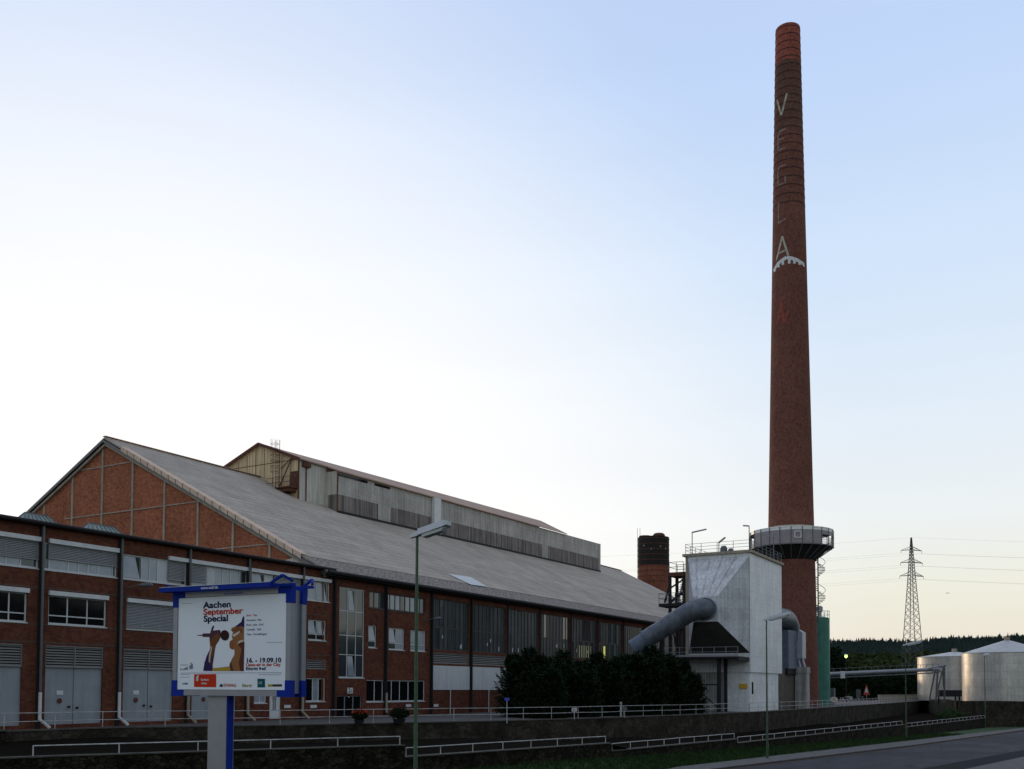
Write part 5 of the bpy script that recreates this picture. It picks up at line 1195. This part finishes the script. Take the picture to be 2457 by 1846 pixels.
# ================================================================ STREET LAMPS
def street_lamp(x, y, zf, H, label, head_dir=(0, -1), hl=1.35, first=None):
    t = thing('street_lamp', label, 'street lamp', (x, y, zf), group='street lamps along the road')
    m = MB().tube([(x, y, zf-.3), (x, y, zf+2.2), (x, y, zf+2.25), (x, y, zf+H)], [.105, .095, .08, .05], 12); m.build('post', M['lamp_green'], t, smooth=True)
    d = Vector((head_dir[0], head_dir[1], 0)).normalized(); s = Vector((-d.y, d.x, 0)); p = Vector((x, y, zf+H))
    U = Vector((0, 0, 1)); tl = .22
    def pt(l, w, h): return p+d*l+s*w+U*(h+l*tl)
    m = MB()
    secs = [(-.28, .09, .02, .16), (.10, .11, .0, .19), (.11, .20, .0, .24), (hl-.12, .24, .0, .24), (hl, .20, .03, .18)]
    vs = []
    for l, w_, h0, h1 in secs: vs += [pt(l, -w_, h0), pt(l, w_, h0), pt(l, w_*.8, h1), pt(l, -w_*.8, h1)]
    m.add(vs, [(4*i+j, 4*i+(j+1) % 4, 4*i+4+(j+1) % 4, 4*i+4+j) for i in range(4) for j in range(4)]+[(3, 2, 1, 0), (16, 17, 18, 19)])
    m.build('lamp_head', M['lamp_head'], t)
    m = MB(); vs = []
    for l, w_, h in ((.2, .08, -.015), (.32, .17, -.13), (hl-.25, .17, -.13), (hl-.12, .08, -.015)): vs += [pt(l, -w_, h), pt(l, w_, h), pt(l, w_+.0, -.004), pt(l, -w_, -.004)]
    m.add(vs, [(4*i+j, 4*i+(j+1) % 4, 4*i+4+(j+1) % 4, 4*i+4+j) for i in range(3) for j in range(4)]+[(3, 2, 1, 0), (12, 13, 14, 15)])
    m.build('lamp_bowl', M['cyan_glass'], t)
    m = MB(); m.box(x-.09, x+.09, y-.115, y-.08, zf+.7, zf+1.2); m.build('service_door', M['lamp_green'], t)
    return t
p = depth(1001, 1288, 36); street_lamp(p.x, p.y, -3.05, p.z+3.05, 'nearest green street lamp with a flat pale head, in front of the hall roof', (.05, -1))
p = depth(1839, 1489, 80); street_lamp(p.x, p.y, -3.1, p.z+3.1, 'green street lamp standing before the white filter block', (.0, -1), 1.9)
p = depth(2172, 1549, 121); street_lamp(p.x, p.y, -3.4, p.z+3.4, 'green street lamp in front of the pylon and wooded hill', (.25, -1), 1.9)
p = depth(2362, 1574, 168); street_lamp(p.x, p.y, -3.9, p.z+3.9, 'farthest street lamp, in front of the right round tank', (.9, -.5), 1.2)
# glowing lamp near the trees
a = depth(2030, 1575, 190); gl_ = thing('area_lamp', 'small lamp glowing yellow-green in front of the wooded hill', 'lamp', (a.x, a.y, 0))
MB().tube([(a.x, a.y, 0), (a.x, a.y, a.z-.2)], .07, 8).build('post', M['steel_dark'], gl_)
m = MB(); m.lathe(a.x, a.y, [(.02, a.z-.38), (.22, a.z-.25), (.28, a.z), (.22, a.z+.25), (.02, a.z+.38)], 14); m.build('globe', M['lamp_lit'], gl_, smooth=True)
MB().lathe(a.x, a.y, [(.45, a.z+.26), (.3, a.z+.42), (.02, a.z+.46)], 14).build('hood', M['steel_grey'], gl_)
# small signs on and behind the railing
def panel_sign(px, py_, Dp, wpx, hpx, mat, label, name='sign', shape='box', zf=0, post=True, cat='sign', mark=None):
    c = depth(px, py_, Dp); s = Dp/FPX; w_, h_ = wpx*s/2, hpx*s/2
    t = thing(name, label, cat, (c.x, c.y, zf)); d = Vector((-c.x, -c.y, 0)).normalized(); r = Vector((-d.y, d.x, 0))
    if r.dot(rt) < 0: r = -r
    if post: MB().tube([(c.x, c.y, zf), (c.x, c.y, c.z+h_*.6)], .035, 6).build('post', M['rail_paint'], t)
    f = c+d*.05
    if shape == 'box': pts = [(-w_, -h_), (w_, -h_), (w_, h_), (-w_, h_)]
    elif shape == 'tri': pts = [(-w_, -h_), (w_, -h_), (0, h_)]
    else: pts = [(w_*math.cos(2*PI*k/20), h_*math.sin(2*PI*k/20)) for k in range(20)]
    m = MB(); n = len(pts); U = Vector((0, 0, 1))
    m.add([f+r*a+U*b for a, b in pts]+[f-d*.02+r*a+U*b for a, b in pts], [tuple(range(n)), tuple(reversed(range(n, 2*n)))]+[(i, i+n, (i+1) % n+n, (i+1) % n) for i in range(n)])
    m.build('panel', mat, t)
    if mark:
        m = MB(); m.add([f+d*.006+r*a*mark[1]+U*b*mark[1] for a, b in pts], [tuple(range(n))]); m.build('panel_face', mark[0], t)
    return t
M['sign_blue'] = plain('sign_blue', (.05, .09, .5)); M['sign_red'] = plain('sign_red', (.5, .05, .03)); M['sign_yellow'] = plain('sign_yellow', (.55, .48, .04))
panel_sign(1216.5, 1678, 68, 12, 7, M['sign_blue'], 'small blue sign at the left edge of the dark conifers', zf=.0)
panel_sign(1378, 1703, 77.5, 12, 9, M['white_paint'], 'small white sign fixed on the railing in front of the conifers, left one', mark=(M['pillar'], .6))
panel_sign(1498.5, 1701, 83, 12, 9, M['steel_grey'], 'small grey sign box on the railing, right of the white one')
panel_sign(2001, 1679, 142, 18, 14, M['white_paint'], 'round white and yellow sign on the railing beside the green silo', shape='disc', mark=(M['sign_yellow'], .4))
panel_sign(2079, 1655, 150, 15, 26, M['sign_red'], 'red and white triangular road sign before the dark trees', shape='tri', mark=(M['white_paint'], .55), cat='road sign')
panel_sign(2060, 1665, 152, 11, 20, M['steel_grey'], 'small grey board standing left of the triangular road sign')
b0 = depth(1489.5, 1700, 86); bp = thing('bollard', 'thin white marker post in front of the conifers', 'post', (b0.x, b0.y, 0))
MB().tube([(b0.x, b0.y, 0), (b0.x, b0.y, b0.z+.45)], .07, 8).build('post', M['white_paint'], bp); MB().lathe(b0.x, b0.y, [(.1, b0.z+.3), (.12, b0.z+.5), (.02, b0.z+.58)], 10).build('cap', M['pillar'], bp)
# ================================================================ LEAFY HELPERS
def clump(m, c, R, n, rng, s=.3, flat=1.0, droop=0):
    for i in range(n):
        while True:
            p = Vector((rng.uniform(-1, 1), rng.uniform(-1, 1), rng.uniform(-1, 1)))
            if .25 < p.length < 1: break
        q = Vector(c)+Vector((p.x*R, p.y*R, p.z*R*flat)); nrm = Vector((rng.gauss(0, 1), rng.gauss(0, 1), rng.gauss(0, .7))).normalized()
        t = nrm.cross(Vector((0, 0, 1))); t = t.normalized() if t.length > .01 else Vector((1, 0, 0)); b = nrm.cross(t); ss = s*rng.uniform(.6, 1.4)
        m.add([q-t*ss*.5, q+b*ss*.35, q+t*ss*.6, q-b*ss*.35], [(0, 1, 2, 3)])
def leafy_tree(loc, H, R, seed, label, group, mat, leaf=.35, n=2600, name='tree', trunk=True):
    rng = random.Random(seed); t = thing(name, label, 'tree', loc, group=group)
    m = MB(); m.tube([(0, 0, -.3), (.05*R, 0, H*.3), (0, .05*R, H*.62)], [R*.09+.08, R*.06+.05, .05], 8)
    for k in range(5): a = k*1.3; m.tube([(0, 0, H*(.22+.07*k)), (math.cos(a)*R*.6, math.sin(a)*R*.6, H*(.5+.06*k))], [.1, .03], 5)
    m.build('trunk', M['bark'], t, local=True)
    m = MB(); nb = 16
    for k in range(nb):
        a = rng.uniform(0, 2*PI); f = rng.uniform(.18, .95); rr = R*math.sin(PI*min(1, f*.85+.12))**.6*rng.uniform(.25, .75)
        clump(m, (math.cos(a)*rr, math.sin(a)*rr, H*f), R*rng.uniform(.32, .5), n//nb, rng, leaf, .8)
    m.build('crown', mat, t, local=True); return t
def conifer_mesh(seed, H, R):
    """several leaders of drooping sprays grown into one ragged crown; returns trunk and crown in local coordinates"""
    rng = random.Random(seed); m = MB(); tr = MB().tube([(0, 0, -.2), (0, 0, H*.55), (0, 0, H*.9)], [.18, .12, .03], 7)
    heads = [(0, 0, H, R*.62)]+[(R*.52*math.cos(a+seed), R*.52*math.sin(a+seed), H*rng.uniform(.80, .98), R*.5) for a in (0, 1.25, 2.5, 3.8, 5.0)]
    for hx, hy, hh, hr in heads:
        N = 150
        for i in range(N):
            f = (i/N)**.9; z = hh*(.03+.96*f); a = i*2.39996+rng.uniform(-.5, .5); env = hr*(1-f**2.2)**.7*rng.uniform(.55, 1.3)+.08
            ca, sa = math.cos(a), math.sin(a); base = Vector((hx+ca*env*.2, hy+sa*env*.2, z-.2)); tip = Vector((hx+ca*env, hy+sa*env, z+env*rng.uniform(-.1, .55)))
            n = 17
            for k in range(n):
                t = k/(n-1); p = base.lerp(tip, t); p.z -= .15*math.sin(t*PI)*env
                for sd in (-1, 1):
                    side = Vector((-sa, ca, 0))*sd; L = (.14+.34*math.sin(PI*min(.95, t*.9+.1)))*rng.uniform(.6, 1.3)
                    q = p+side*L*rng.uniform(.7, 1)+Vector((ca, sa, 0))*L*.6+Vector((0, 0, rng.uniform(-.2, .16))); w_ = Vector((ca, sa, rng.uniform(-1, 1)*.8))*.06
                    m.add([p, q-w_, q+w_*1.2], [(0, 1, 2)])
    return tr, m
# dark conifers in front of the hall
protos = []
for sd, (H, R) in enumerate(((6.6, 3.5), (6.2, 3.9), (5.4, 3.2))):
    tr, cr = conifer_mesh(sd+3, H, R); t = thing('conifer', 'x', 'tree', (0, 0, 0))
    tr.build('trunk', M['bark'], t, local=True); cr.build('crown', M['needles'], t, local=True); protos.append((t, H))
CON = [(1270, 84, 1552, 0, 'leftmost dark conifer, beside the white wall panels'), (1352, 88, 1558, 1, 'tall dark conifer second from the left end of the row'),
       (1300, 81, 1600, 2, 'short front conifer near the left end of the row'), (1432, 91, 1564, 1, 'dark conifer left of the lit window'),
       (1385, 85, 1600, 2, 'low front conifer above the white railing sign'), (1500, 94, 1568, 0, 'dark conifer under the yellow lit window'), (1468, 89, 1604, 2, 'low front conifer in the middle of the row'),
       (1560, 97, 1547, 1, 'dark conifer beneath the lower end of the sloping duct'), (1528, 93, 1566, 2, 'low front conifer below the sloping duct'), (1610, 99, 1570, 0, 'dark conifer left of the walkway'),
       (1592, 96, 1604, 2, 'low front conifer near the right end of the row'), (1640, 98.5, 1608, 2, 'rightmost and lowest dark conifer, beside the filter house base')]
used = set()
for i, (px, Dp, ytop, k, lb) in enumerate(CON):
    src, H0 = protos[k]; c = depth(px, 1650, Dp); hgt = depth(px, ytop, Dp).z
    o = src if k not in used else copy_tree(src); used.add(k)
    dd = Vector((c.x, c.y, 0)).normalized()*0; s = hgt/H0; o.location = (c.x, c.y, 0); o.scale = (s*.93, s*.93, s); o.rotation_euler = (0, 0, i*1.7)
    tag(o, lb, 'tree', 'dark conifers in front of the factory hall')
# flower bed and shrub by the entrance
def shrub(px, py_, Dp, R, seed, label, flowers=None):
    c = depth(px, py_, Dp); t = thing('shrub', label, 'plant', (c.x, c.y, 0)); rng = random.Random(seed)
    MB().lathe(0, 0, [(R*.5, 0), (R*.65, .28), (R*.55, .28), (R*.5, .1)], 14).build('planter', M['steel_dark'], t, local=True)
    m = MB(); clump(m, (0, 0, .28+R*.55), R, 700, rng, .14, .6); m.build('foliage', M['near_leaf'], t, local=True)
    if flowers:
        m = MB(); clump(m, (0, 0, .45+R*.6), R*.95, 70, rng, .13, .55); m.build('flower', M['ink_red'], t, local=True)
shrub(862, 1722, 66, .55, 1, 'planter of red flowers beside the entrance door', True)
shrub(958, 1722, 68, .7, 2, 'dark arching shrub below the wide dark window')
# trees beyond
for i, (px, Dp, ytop, R, lb) in enumerate(((2010, 215, 1600, 5, 'dark tree behind the small glowing lamp'), (2050, 225, 1618, 5.5, 'dark tree behind the triangular road sign'), (2095, 230, 1612, 6, 'dark tree under the middle of the pipe bridge'),
        (2140, 235, 1620, 6, 'dark tree left of the third street lamp'), (2185, 240, 1612, 6, 'dark tree right of the third street lamp, below the pylon'), (2000, 200, 1548, 3.2, 'narrow dark tree directly right of the green silo'), (2225, 250, 1606, 5, 'dark tree at the left edge of the round tanks'))):
    c = depth(px, 1650, Dp); H = depth(px, ytop, Dp).z
    leafy_tree((c.x, c.y, 0), H, R, i+20, lb, 'dark trees behind the pipe bridge', M['near_leaf'], .55, 2600)
# bushes in the gap at the end of the retaining wall
c = depth(2275, 1705, 168); t = thing('bush', 'low green bush at the end of the retaining wall below the trestle', 'plant', (c.x, c.y, -3))
m = MB(); rng = random.Random(8)
for k in range(7): clump(m, (k*1.3-4, -k*.3, 1.0+.3*math.sin(k)), 1.6, 350, rng, .25, .7)
m.build('foliage', M['grass'], t, local=True); MB().tube([(0, 0, -.3), (0, 0, 1.2)], .08, 6).build('stem', M['bark'], t, local=True)
# ================================================================ HILLS AND FAR WOOD
def hill_h(px_, base, amp): return base
def ridge(name, mat, D0, D1, prof, nD=10, px0=1500, px1=3400):
    m = MB(); xs = list(range(px0, px1+1, 40)); vs = []
    for px in xs:
        for k in range(nD+1):
            t = k/nD; Dd = D0+(D1-D0)*t; zt = depth(px, prof(px), D1).z; p = depth(px, 1650, Dd); vs.append((p.x, p.y, -9+(zt+9-6)*t**.9))
    n = nD+1; m.add(vs, [(i*n+k, (i+1)*n+k, (i+1)*n+k+1, i*n+k+1) for i in range(len(xs)-1) for k in range(nD)])
    return tag(m.build(name, mat), kind='structure')
prof1 = lerp_table([(1500, 1540), (1992, 1537), (2100, 1536), (2200, 1535), (2300, 1531), (2457, 1522), (2700, 1515), (3400, 1540)])
prof2 = lerp_table([(1500, 1575), (1992, 1562), (2100, 1556), (2200, 1554), (2350, 1552), (2457, 1548), (3400, 1560)])
ridge('hill', M['far_wood'], 560, 1250, prof1)
ridge('lower_hill', M['mid_wood'], 300, 470, prof2)
rng = random.Random(77); m = MB()
def spruce(m, b, H, R, rng):
    z = 0
    for k in range(3):
        z0, z1, r = H*(.1+.27*k), H*(.52+.24*k), R*(1-.27*k); n = 6; a0_ = rng.uniform(0, 6)
        vs = [Vector(b)+Vector((r*math.cos(a0_+2*PI*i/n)*rng.uniform(.75, 1.15), r*math.sin(a0_+2*PI*i/n)*rng.uniform(.75, 1.15), z0+rng.uniform(-.5, .5))) for i in range(n)]+[Vector(b)+Vector((0, 0, z1))]
        m.add(vs, [(i, (i+1) % n, n) for i in range(n)])
for i in range(7500):
    px = rng.uniform(1650, 3300) if i % 4 == 0 else rng.uniform(1960, 2560); t = 1-rng.random()**1.6 if i % 3 else 1.0; Dd = 560+690*t; zt = depth(px, prof1(px), 1250).z
    p = depth(px, 1650, Dd); H = rng.uniform(4, 8)+(2.5 if rng.random() < .1 else 0)+1.5*math.sin(px*.031)*math.sin(px*.0087+1); spruce(m, (p.x, p.y, -9+(zt+3)*t**.9-3), H*1.25, H*.22, rng)
tag(m.build('far_forest', M['far_wood']), 'dark spiky spruce forest covering the distant hill', 'forest', kind='stuff')
m = MB()
for i in range(1100):
    px = rng.uniform(1700, 3200) if i % 4 == 0 else rng.uniform(1970, 2540); t = rng.random()**.6; Dd = 300+170*t; zt = depth(px, prof2(px), 470).z
    p = depth(px, 1650, Dd); R = rng.uniform(2.2, 4.2); clump(m, (p.x, p.y, -9+(zt+3)*t**.9+R*.3), R, 34, rng, 2.0, 1.0)
tag(m.build('broadleaf_wood', M['mid_wood']), 'olive green broadleaf wood on the lower slope behind the tanks', 'wood', kind='stuff')
# ================================================================ POSTER BOARD
bl0, bl1 = depth(425, 1656.7, 27.9), depth(684.5, 1653.6, 26.2)
bc_ = (bl0+bl1)/2; bd = (bl1-bl0); bd.z = 0; BWd = bd.length; bang = math.atan2(bd.y, bd.x)
zbt = (depth(425, 1656.7, 27.9).z+depth(684.5, 1653.6, 26.2).z)/2; ztt = (depth(431.8, 1438, 27.9).z+depth(689, 1420.7, 26.2).z)/2
PHt = ztt-zbt; hw = BWd/2
print('board', BWd, PHt, 'base', bc_, math.degrees(bang))
bb = thing('poster_board', 'freestanding blue-cornered billboard with a September concert poster on a grey column', 'billboard', (bc_.x, bc_.y, -3.0), bang)
ORG[bb.name] = Vector((0, 0, 0))                          # everything below is in the board's own axes: x right, -y to the viewer, z up
Z0 = zbt+3.0; Z1 = ztt+3.0; TH = .62
M['poster'] = surf('poster_paper', (.88,.90,.92), (.84,.86,.89), scale=1, rough=.7, spec=.1)
fr = MB()
for yy, s in ((-.0, 1), (TH, -1)):
    ya, yb = (yy-.02, yy+.16) if s == 1 else (yy-.16, yy+.02)
    fr.box(-hw-.17, -hw-.01, ya, yb, Z0+.2, Z1-.2); fr.box(hw+.01, hw+.17, ya, yb, Z0+.2, Z1-.2); fr.box(-hw+.22, hw-.22, ya, yb, Z0-.17, Z0-.01); fr.box(-hw+.22, hw-.22, ya, yb, Z1+.01, Z1+.16)
fr.build('frame', M['alu'], bb)
for yy, s in ((0, 1), (TH, -1)):
    ya, yb = (yy-.035, yy+.165) if s == 1 else (yy-.165, yy+.035)
    for sx_ in (-1, 1):
        for (za, zb_, zc_, zd_) in ((Z0-.19, Z0-.005, Z0-.006, Z0+.26), (Z1+.005, Z1+.18, Z1-.26, Z1+.006)):
            co = MB(); x0, x1 = sorted((sx_*(hw-.26), sx_*(hw+.19))); co.box(x0, x1, ya, yb, za, zb_)
            x0, x1 = sorted((sx_*(hw+.003), sx_*(hw+.188))); co.box(x0, x1, ya+.002, yb-.002, zc_, zd_); co.build('corner_piece', M['blue'], bb)
MB().box(-hw-.1, hw+.1, .17, TH-.17, Z0-.1, Z1+.1).build('cabinet', M['alu'], bb)
pp = MB().box(-hw, hw, .0, .03, Z0, Z1).build('poster', M['poster'], bb)
MB().box(-hw, hw, TH-.03, TH, Z0, Z1).build('rear_poster', M['poster'], bb)
# blue canopy bars with bent ends front and back
for yy, s in ((-.12, 1), (TH+.12, -1)):
    m = MB(); zc0 = Z1+.20
    m.bar((-hw-.40, yy-.1*s, zc0+.02), (hw-.25, yy-.1*s, zc0+.02), .30, .12); m.bar((-hw-.40, yy-.1*s, zc0+.02), (-hw-.16, yy-.05*s, zc0+.16), .06, .05)
    m.bar((hw-.25, yy-.24*s, zc0+.05), (hw+.12, yy-.2*s, zc0+.26), .07, .06); m.bar((hw+.12, yy-.2*s, zc0+.26), (hw+.30, yy+.02*s, zc0+.10), .07, .06)
    m.bar((hw-.2, yy+.04*s, zc0+.02), (hw+.34, yy+.04*s, zc0+.02), .10, .07)
    o = m.build('canopy', M['blue'], bb)
    if s == 1:
        MB().box(-hw-.36, hw-.3, yy-.26, yy+.05, zc0+.083, zc0+.095).build('canopy_top', M['white_paint'], o)
        text_mesh('www.wall.de', .12, M['white_paint'], o, lambda u, v: (-.75+u, yy-.255, zc0-.02+v), .002)
        text_mesh('www.aachen.de', .11, M['sign_blue'], o, lambda u, v: (-.25+u, -.024, Z1+.04+v), .002)
# column
cw0, cw1 = -.62, .03
ca = (480-1228)/FPX
MB().box(-.86, -.19, .10, .40, -.4, Z0-.17).build('column', M['alu'], bb)
MB().box(-.187, -.14, .12, .33, -.4, Z0-.172).build('column_trim', M['blue'], bb)
MB().box(-.9, .45, -.05, .65, -.45, .05).build('foundation', M['concrete'], bb)
# --- poster artwork, measured in fractions of the sheet
def PT(u, v, dy=-.006): return (-hw+u*BWd, dy, Z0+v*PHt)
def zq(uu, vv):      # crop-4 pixel -> poster fraction
    s, ox, oy = 5.732, 400, 1390; x, y = ox+uu/s, oy+vv/s
    u = (x-431.8)/(689-431.8); yt = 1438+(1420.7-1438)*u; yb = 1656.7+(1653.6-1656.7)*u; v = (yb-y)/(yb-yt); xl_ = 431.8-6.8*(1-v); xr_ = 689-4.5*(1-v)
    return (x-xl_)/(xr_-xl_), v
def patch(pts, c, dy=-.006, name='print', rough=.5):
    k = 'p_%d_%d_%d' % tuple(int(q*255) for q in c)
    if k not in M: M[k] = plain('print_'+k, c, .8, 0, .06)
    m = MB(); m.poly([PT(*zq(*p), dy) for p in pts]); return m.build(name, M[k], pp)
def txt(s, uu, vv, hpx, mat, bold=.004, sx=1.0, dy=-.008, shear=0):
    u0, v0 = zq(uu, vv); size = hpx/5.732/228*PHt*1.38
    return text_mesh(s, size, mat, pp, lambda a, b: (-hw+u0*BWd+a, dy, Z0+v0*PHt+b), bold, sx=sx, shear=shear)
NV, RD = M['ink_navy'], M['ink_red']; GY = plain('grey_ink', (.12, .13, .16), .8, 0, .05)
txt('Aachen', 535, 402, 90, NV, .007, 1.36); txt('September', 535, 495, 88, RD, .007, 1.34); txt('Special', 535, 590, 90, NV, .007, 1.34)
txt('16. - 19.09.10', 1113, 1142, 64, NV, .005, 1.26); txt('Open-air in der City', 1113, 1192, 42, RD, .003, 1.25); txt('Eintritt frei!', 1113, 1245, 42, NV, .003, 1.3)
for s, v, mt in (('Salsa · Top', 503, RD), ('Konzerte · Pop', 570, GY), ('Rock · Jazz · Soul', 634, GY), ('Comedy · Talk', 700, GY), ('Tanz · Vorstellungen', 765, GY)): txt(s, 1125, v, 27, mt, .001, 1.15, shear=.25)
txt('STAWAG', 805, 1480, 42, RD, .003, .95); txt('Bitburger', 1058, 1478, 46, plain('gold_ink', (.42, .30, .10)), .003, .72, shear=.2)
patch([(395, 1318), (705, 1308), (703, 1490), (390, 1492)], (.62, .045, .015))
txt('Sparkasse', 490, 1402, 32, M['white_paint'], .002, .85, -.010); txt('Aachen', 495, 1452, 30, M['white_paint'], .002, .85, -.010); txt('S', 425, 1404, 58, M['white_paint'], .012, 1, -.010)
patch([(440, 1345), (462, 1345), (462, 1328), (440, 1328)], (.7, .7, .7), -.009)
patch([(1268, 1362), (1368, 1362), (1368, 1480), (1268, 1482)], (.012, .11, .115)); txt('NT', 1285, 1438, 36, M['cyan_glass'], .002, .9, -.010)
patch([(1405, 1438), (1465, 1436), (1465, 1466), (1405, 1468)], (.42, .34, .03)); patch([(1465, 1436), (1590, 1432), (1590, 1464), (1465, 1466)], (.06, .05, .03))
patch([(745, 1480), (765, 1445), (790, 1440), (770, 1482)], (.04, .04, .06)); patch([(768, 1484), (780, 1460), (800, 1452), (788, 1486)], (.04, .04, .06))
patch([(222, 1440), (300, 1436), (300, 1458), (222, 1460)], (.12, .14, .25)); patch([(228, 1446), (258, 1444), (258, 1454), (228, 1455)], (.6, .6, .6), -.008)
patch([(195, 1302), (1585, 1272), (1585, 1277), (195, 1307)], (.18, .19, .30))
for (a, b, v, h) in ((225, 390, 343, 4), (195, 330, 1322, 5), (195, 330, 1360, 4), (1390, 1600, 857, 5), (1285, 1580, 1303, 5), (195, 310, 1190, 7), (1285, 1585, 1279, 3)): patch([(a, v), (b, v-3), (b, v-3+h), (a, v+h)], (.25, .25, .28))
patch([(205, 1262), (305, 1212), (305, 1258)], (.28, .32, .34)); patch([(198, 1235), (208, 1235), (208, 1265), (198, 1265)], (.1, .1, .12)); patch([(325, 1205), (375, 1170), (378, 1240), (328, 1250)], (.20, .24, .32)); patch([(340, 1160), (362, 1158), (362, 1180), (340, 1182)], (.45, .35, .15))
# singer with microphone
patch([(525, 1268), (545, 1150), (575, 1060), (615, 985), (640, 900), (618, 850), (618, 800), (525, 800), (515, 785), (440, 782), (440, 776), (515, 770), (530, 752), (628, 748), (660, 650), (670, 640), (685, 645), (665, 712), (740, 700), (768, 702), (775, 740), (770, 800), (740, 860), (705, 910), (690, 980), (680, 1050), (665, 1140), (648, 1240), (650, 1268)], (.10, .045, .06), -.006)
patch([(620, 860), (690, 770), (745, 740), (768, 790), (735, 860), (700, 905), (685, 980), (665, 1060), (640, 1060), (632, 960)], (.20, .075, .03), -.008)
patch([(600, 1130), (612, 1040), (640, 930), (655, 940), (632, 1060), (620, 1160)], (.62, .50, .42), -.009)
patch([(525, 1268), (545, 1150), (580, 1060), (605, 1080), (615, 1180), (660, 1200), (650, 1268)], (.045, .025, .10), -.009)
patch([(636, 735), (655, 660), (670, 640), (685, 645), (668, 705)], (.06, .03, .10), -.009)
u0 = [(832+60*math.cos(2*PI*k/20), 772+72*math.sin(2*PI*k/20)) for k in range(20)]; patch(u0, (.05, .022, .022), -.010); patch([(770, 742), (800, 735), (800, 800), (768, 790)], (.07, .03, .03), -.009)
patch([(1098, 498), (1075, 520), (1060, 580), (985, 640), (925, 670), (918, 700), (945, 735), (925, 770), (938, 830), (900, 850), (893, 900), (900, 945), (925, 965), (962, 965), (960, 1040), (930, 1090), (895, 1160), (890, 1200), (700, 1225), (650, 1225), (645, 1268), (1085, 1262)], (.34, .15, .06), -.006)
patch([(1098, 498), (1075, 520), (1060, 580), (985, 640), (990, 655), (1060, 640), (1098, 660)], (.045, .025, .10), -.008)
patch([(1098, 860), (1040, 870), (1010, 900), (1060, 960), (1040, 1050), (1020, 1150), (1040, 1262), (1085, 1262)], (.13, .045, .03), -.008)
patch([(925, 770), (985, 740), (1040, 700), (1030, 740), (960, 790)], (.75, .62, .52), -.008); patch([(1000, 890), (1030, 845), (1085, 830), (1080, 850), (1040, 870)], (.78, .66, .58), -.010)
patch([(930, 700), (1000, 660), (1060, 665), (1080, 740), (1000, 720)], (.24, .10, .035), -.007); patch([(895, 1160), (915, 1140), (950, 1262), (905, 1262)], (.12, .05, .05), -.008)
patch([(893, 905), (905, 860), (945, 850), (950, 940), (925, 963), (900, 945)], (.32, .11, .05), -.008)
patch([(650, 1230), (890, 1205), (910, 1262), (645, 1268)], (.50, .32, .05), -.007)
print('objects', len(bpy.data.objects))

# belt of trees on the far side of the road behind the camera: it is what the dark windows mirror
rng = random.Random(31); m = MB()
for i in range(270):
    x = -80+i*1.6+rng.uniform(-2, 2); y = -46-.28*max(0, x-60)+rng.uniform(-8, 8); h = rng.uniform(12, 20)
    clump(m, (x, y, .9+h*.55), h*.42, 46, rng, 2.6, 1.25)
tag(m.build('tree_belt', M['mid_wood']), 'belt of trees on the opposite side of the road', 'wood', kind='stuff')
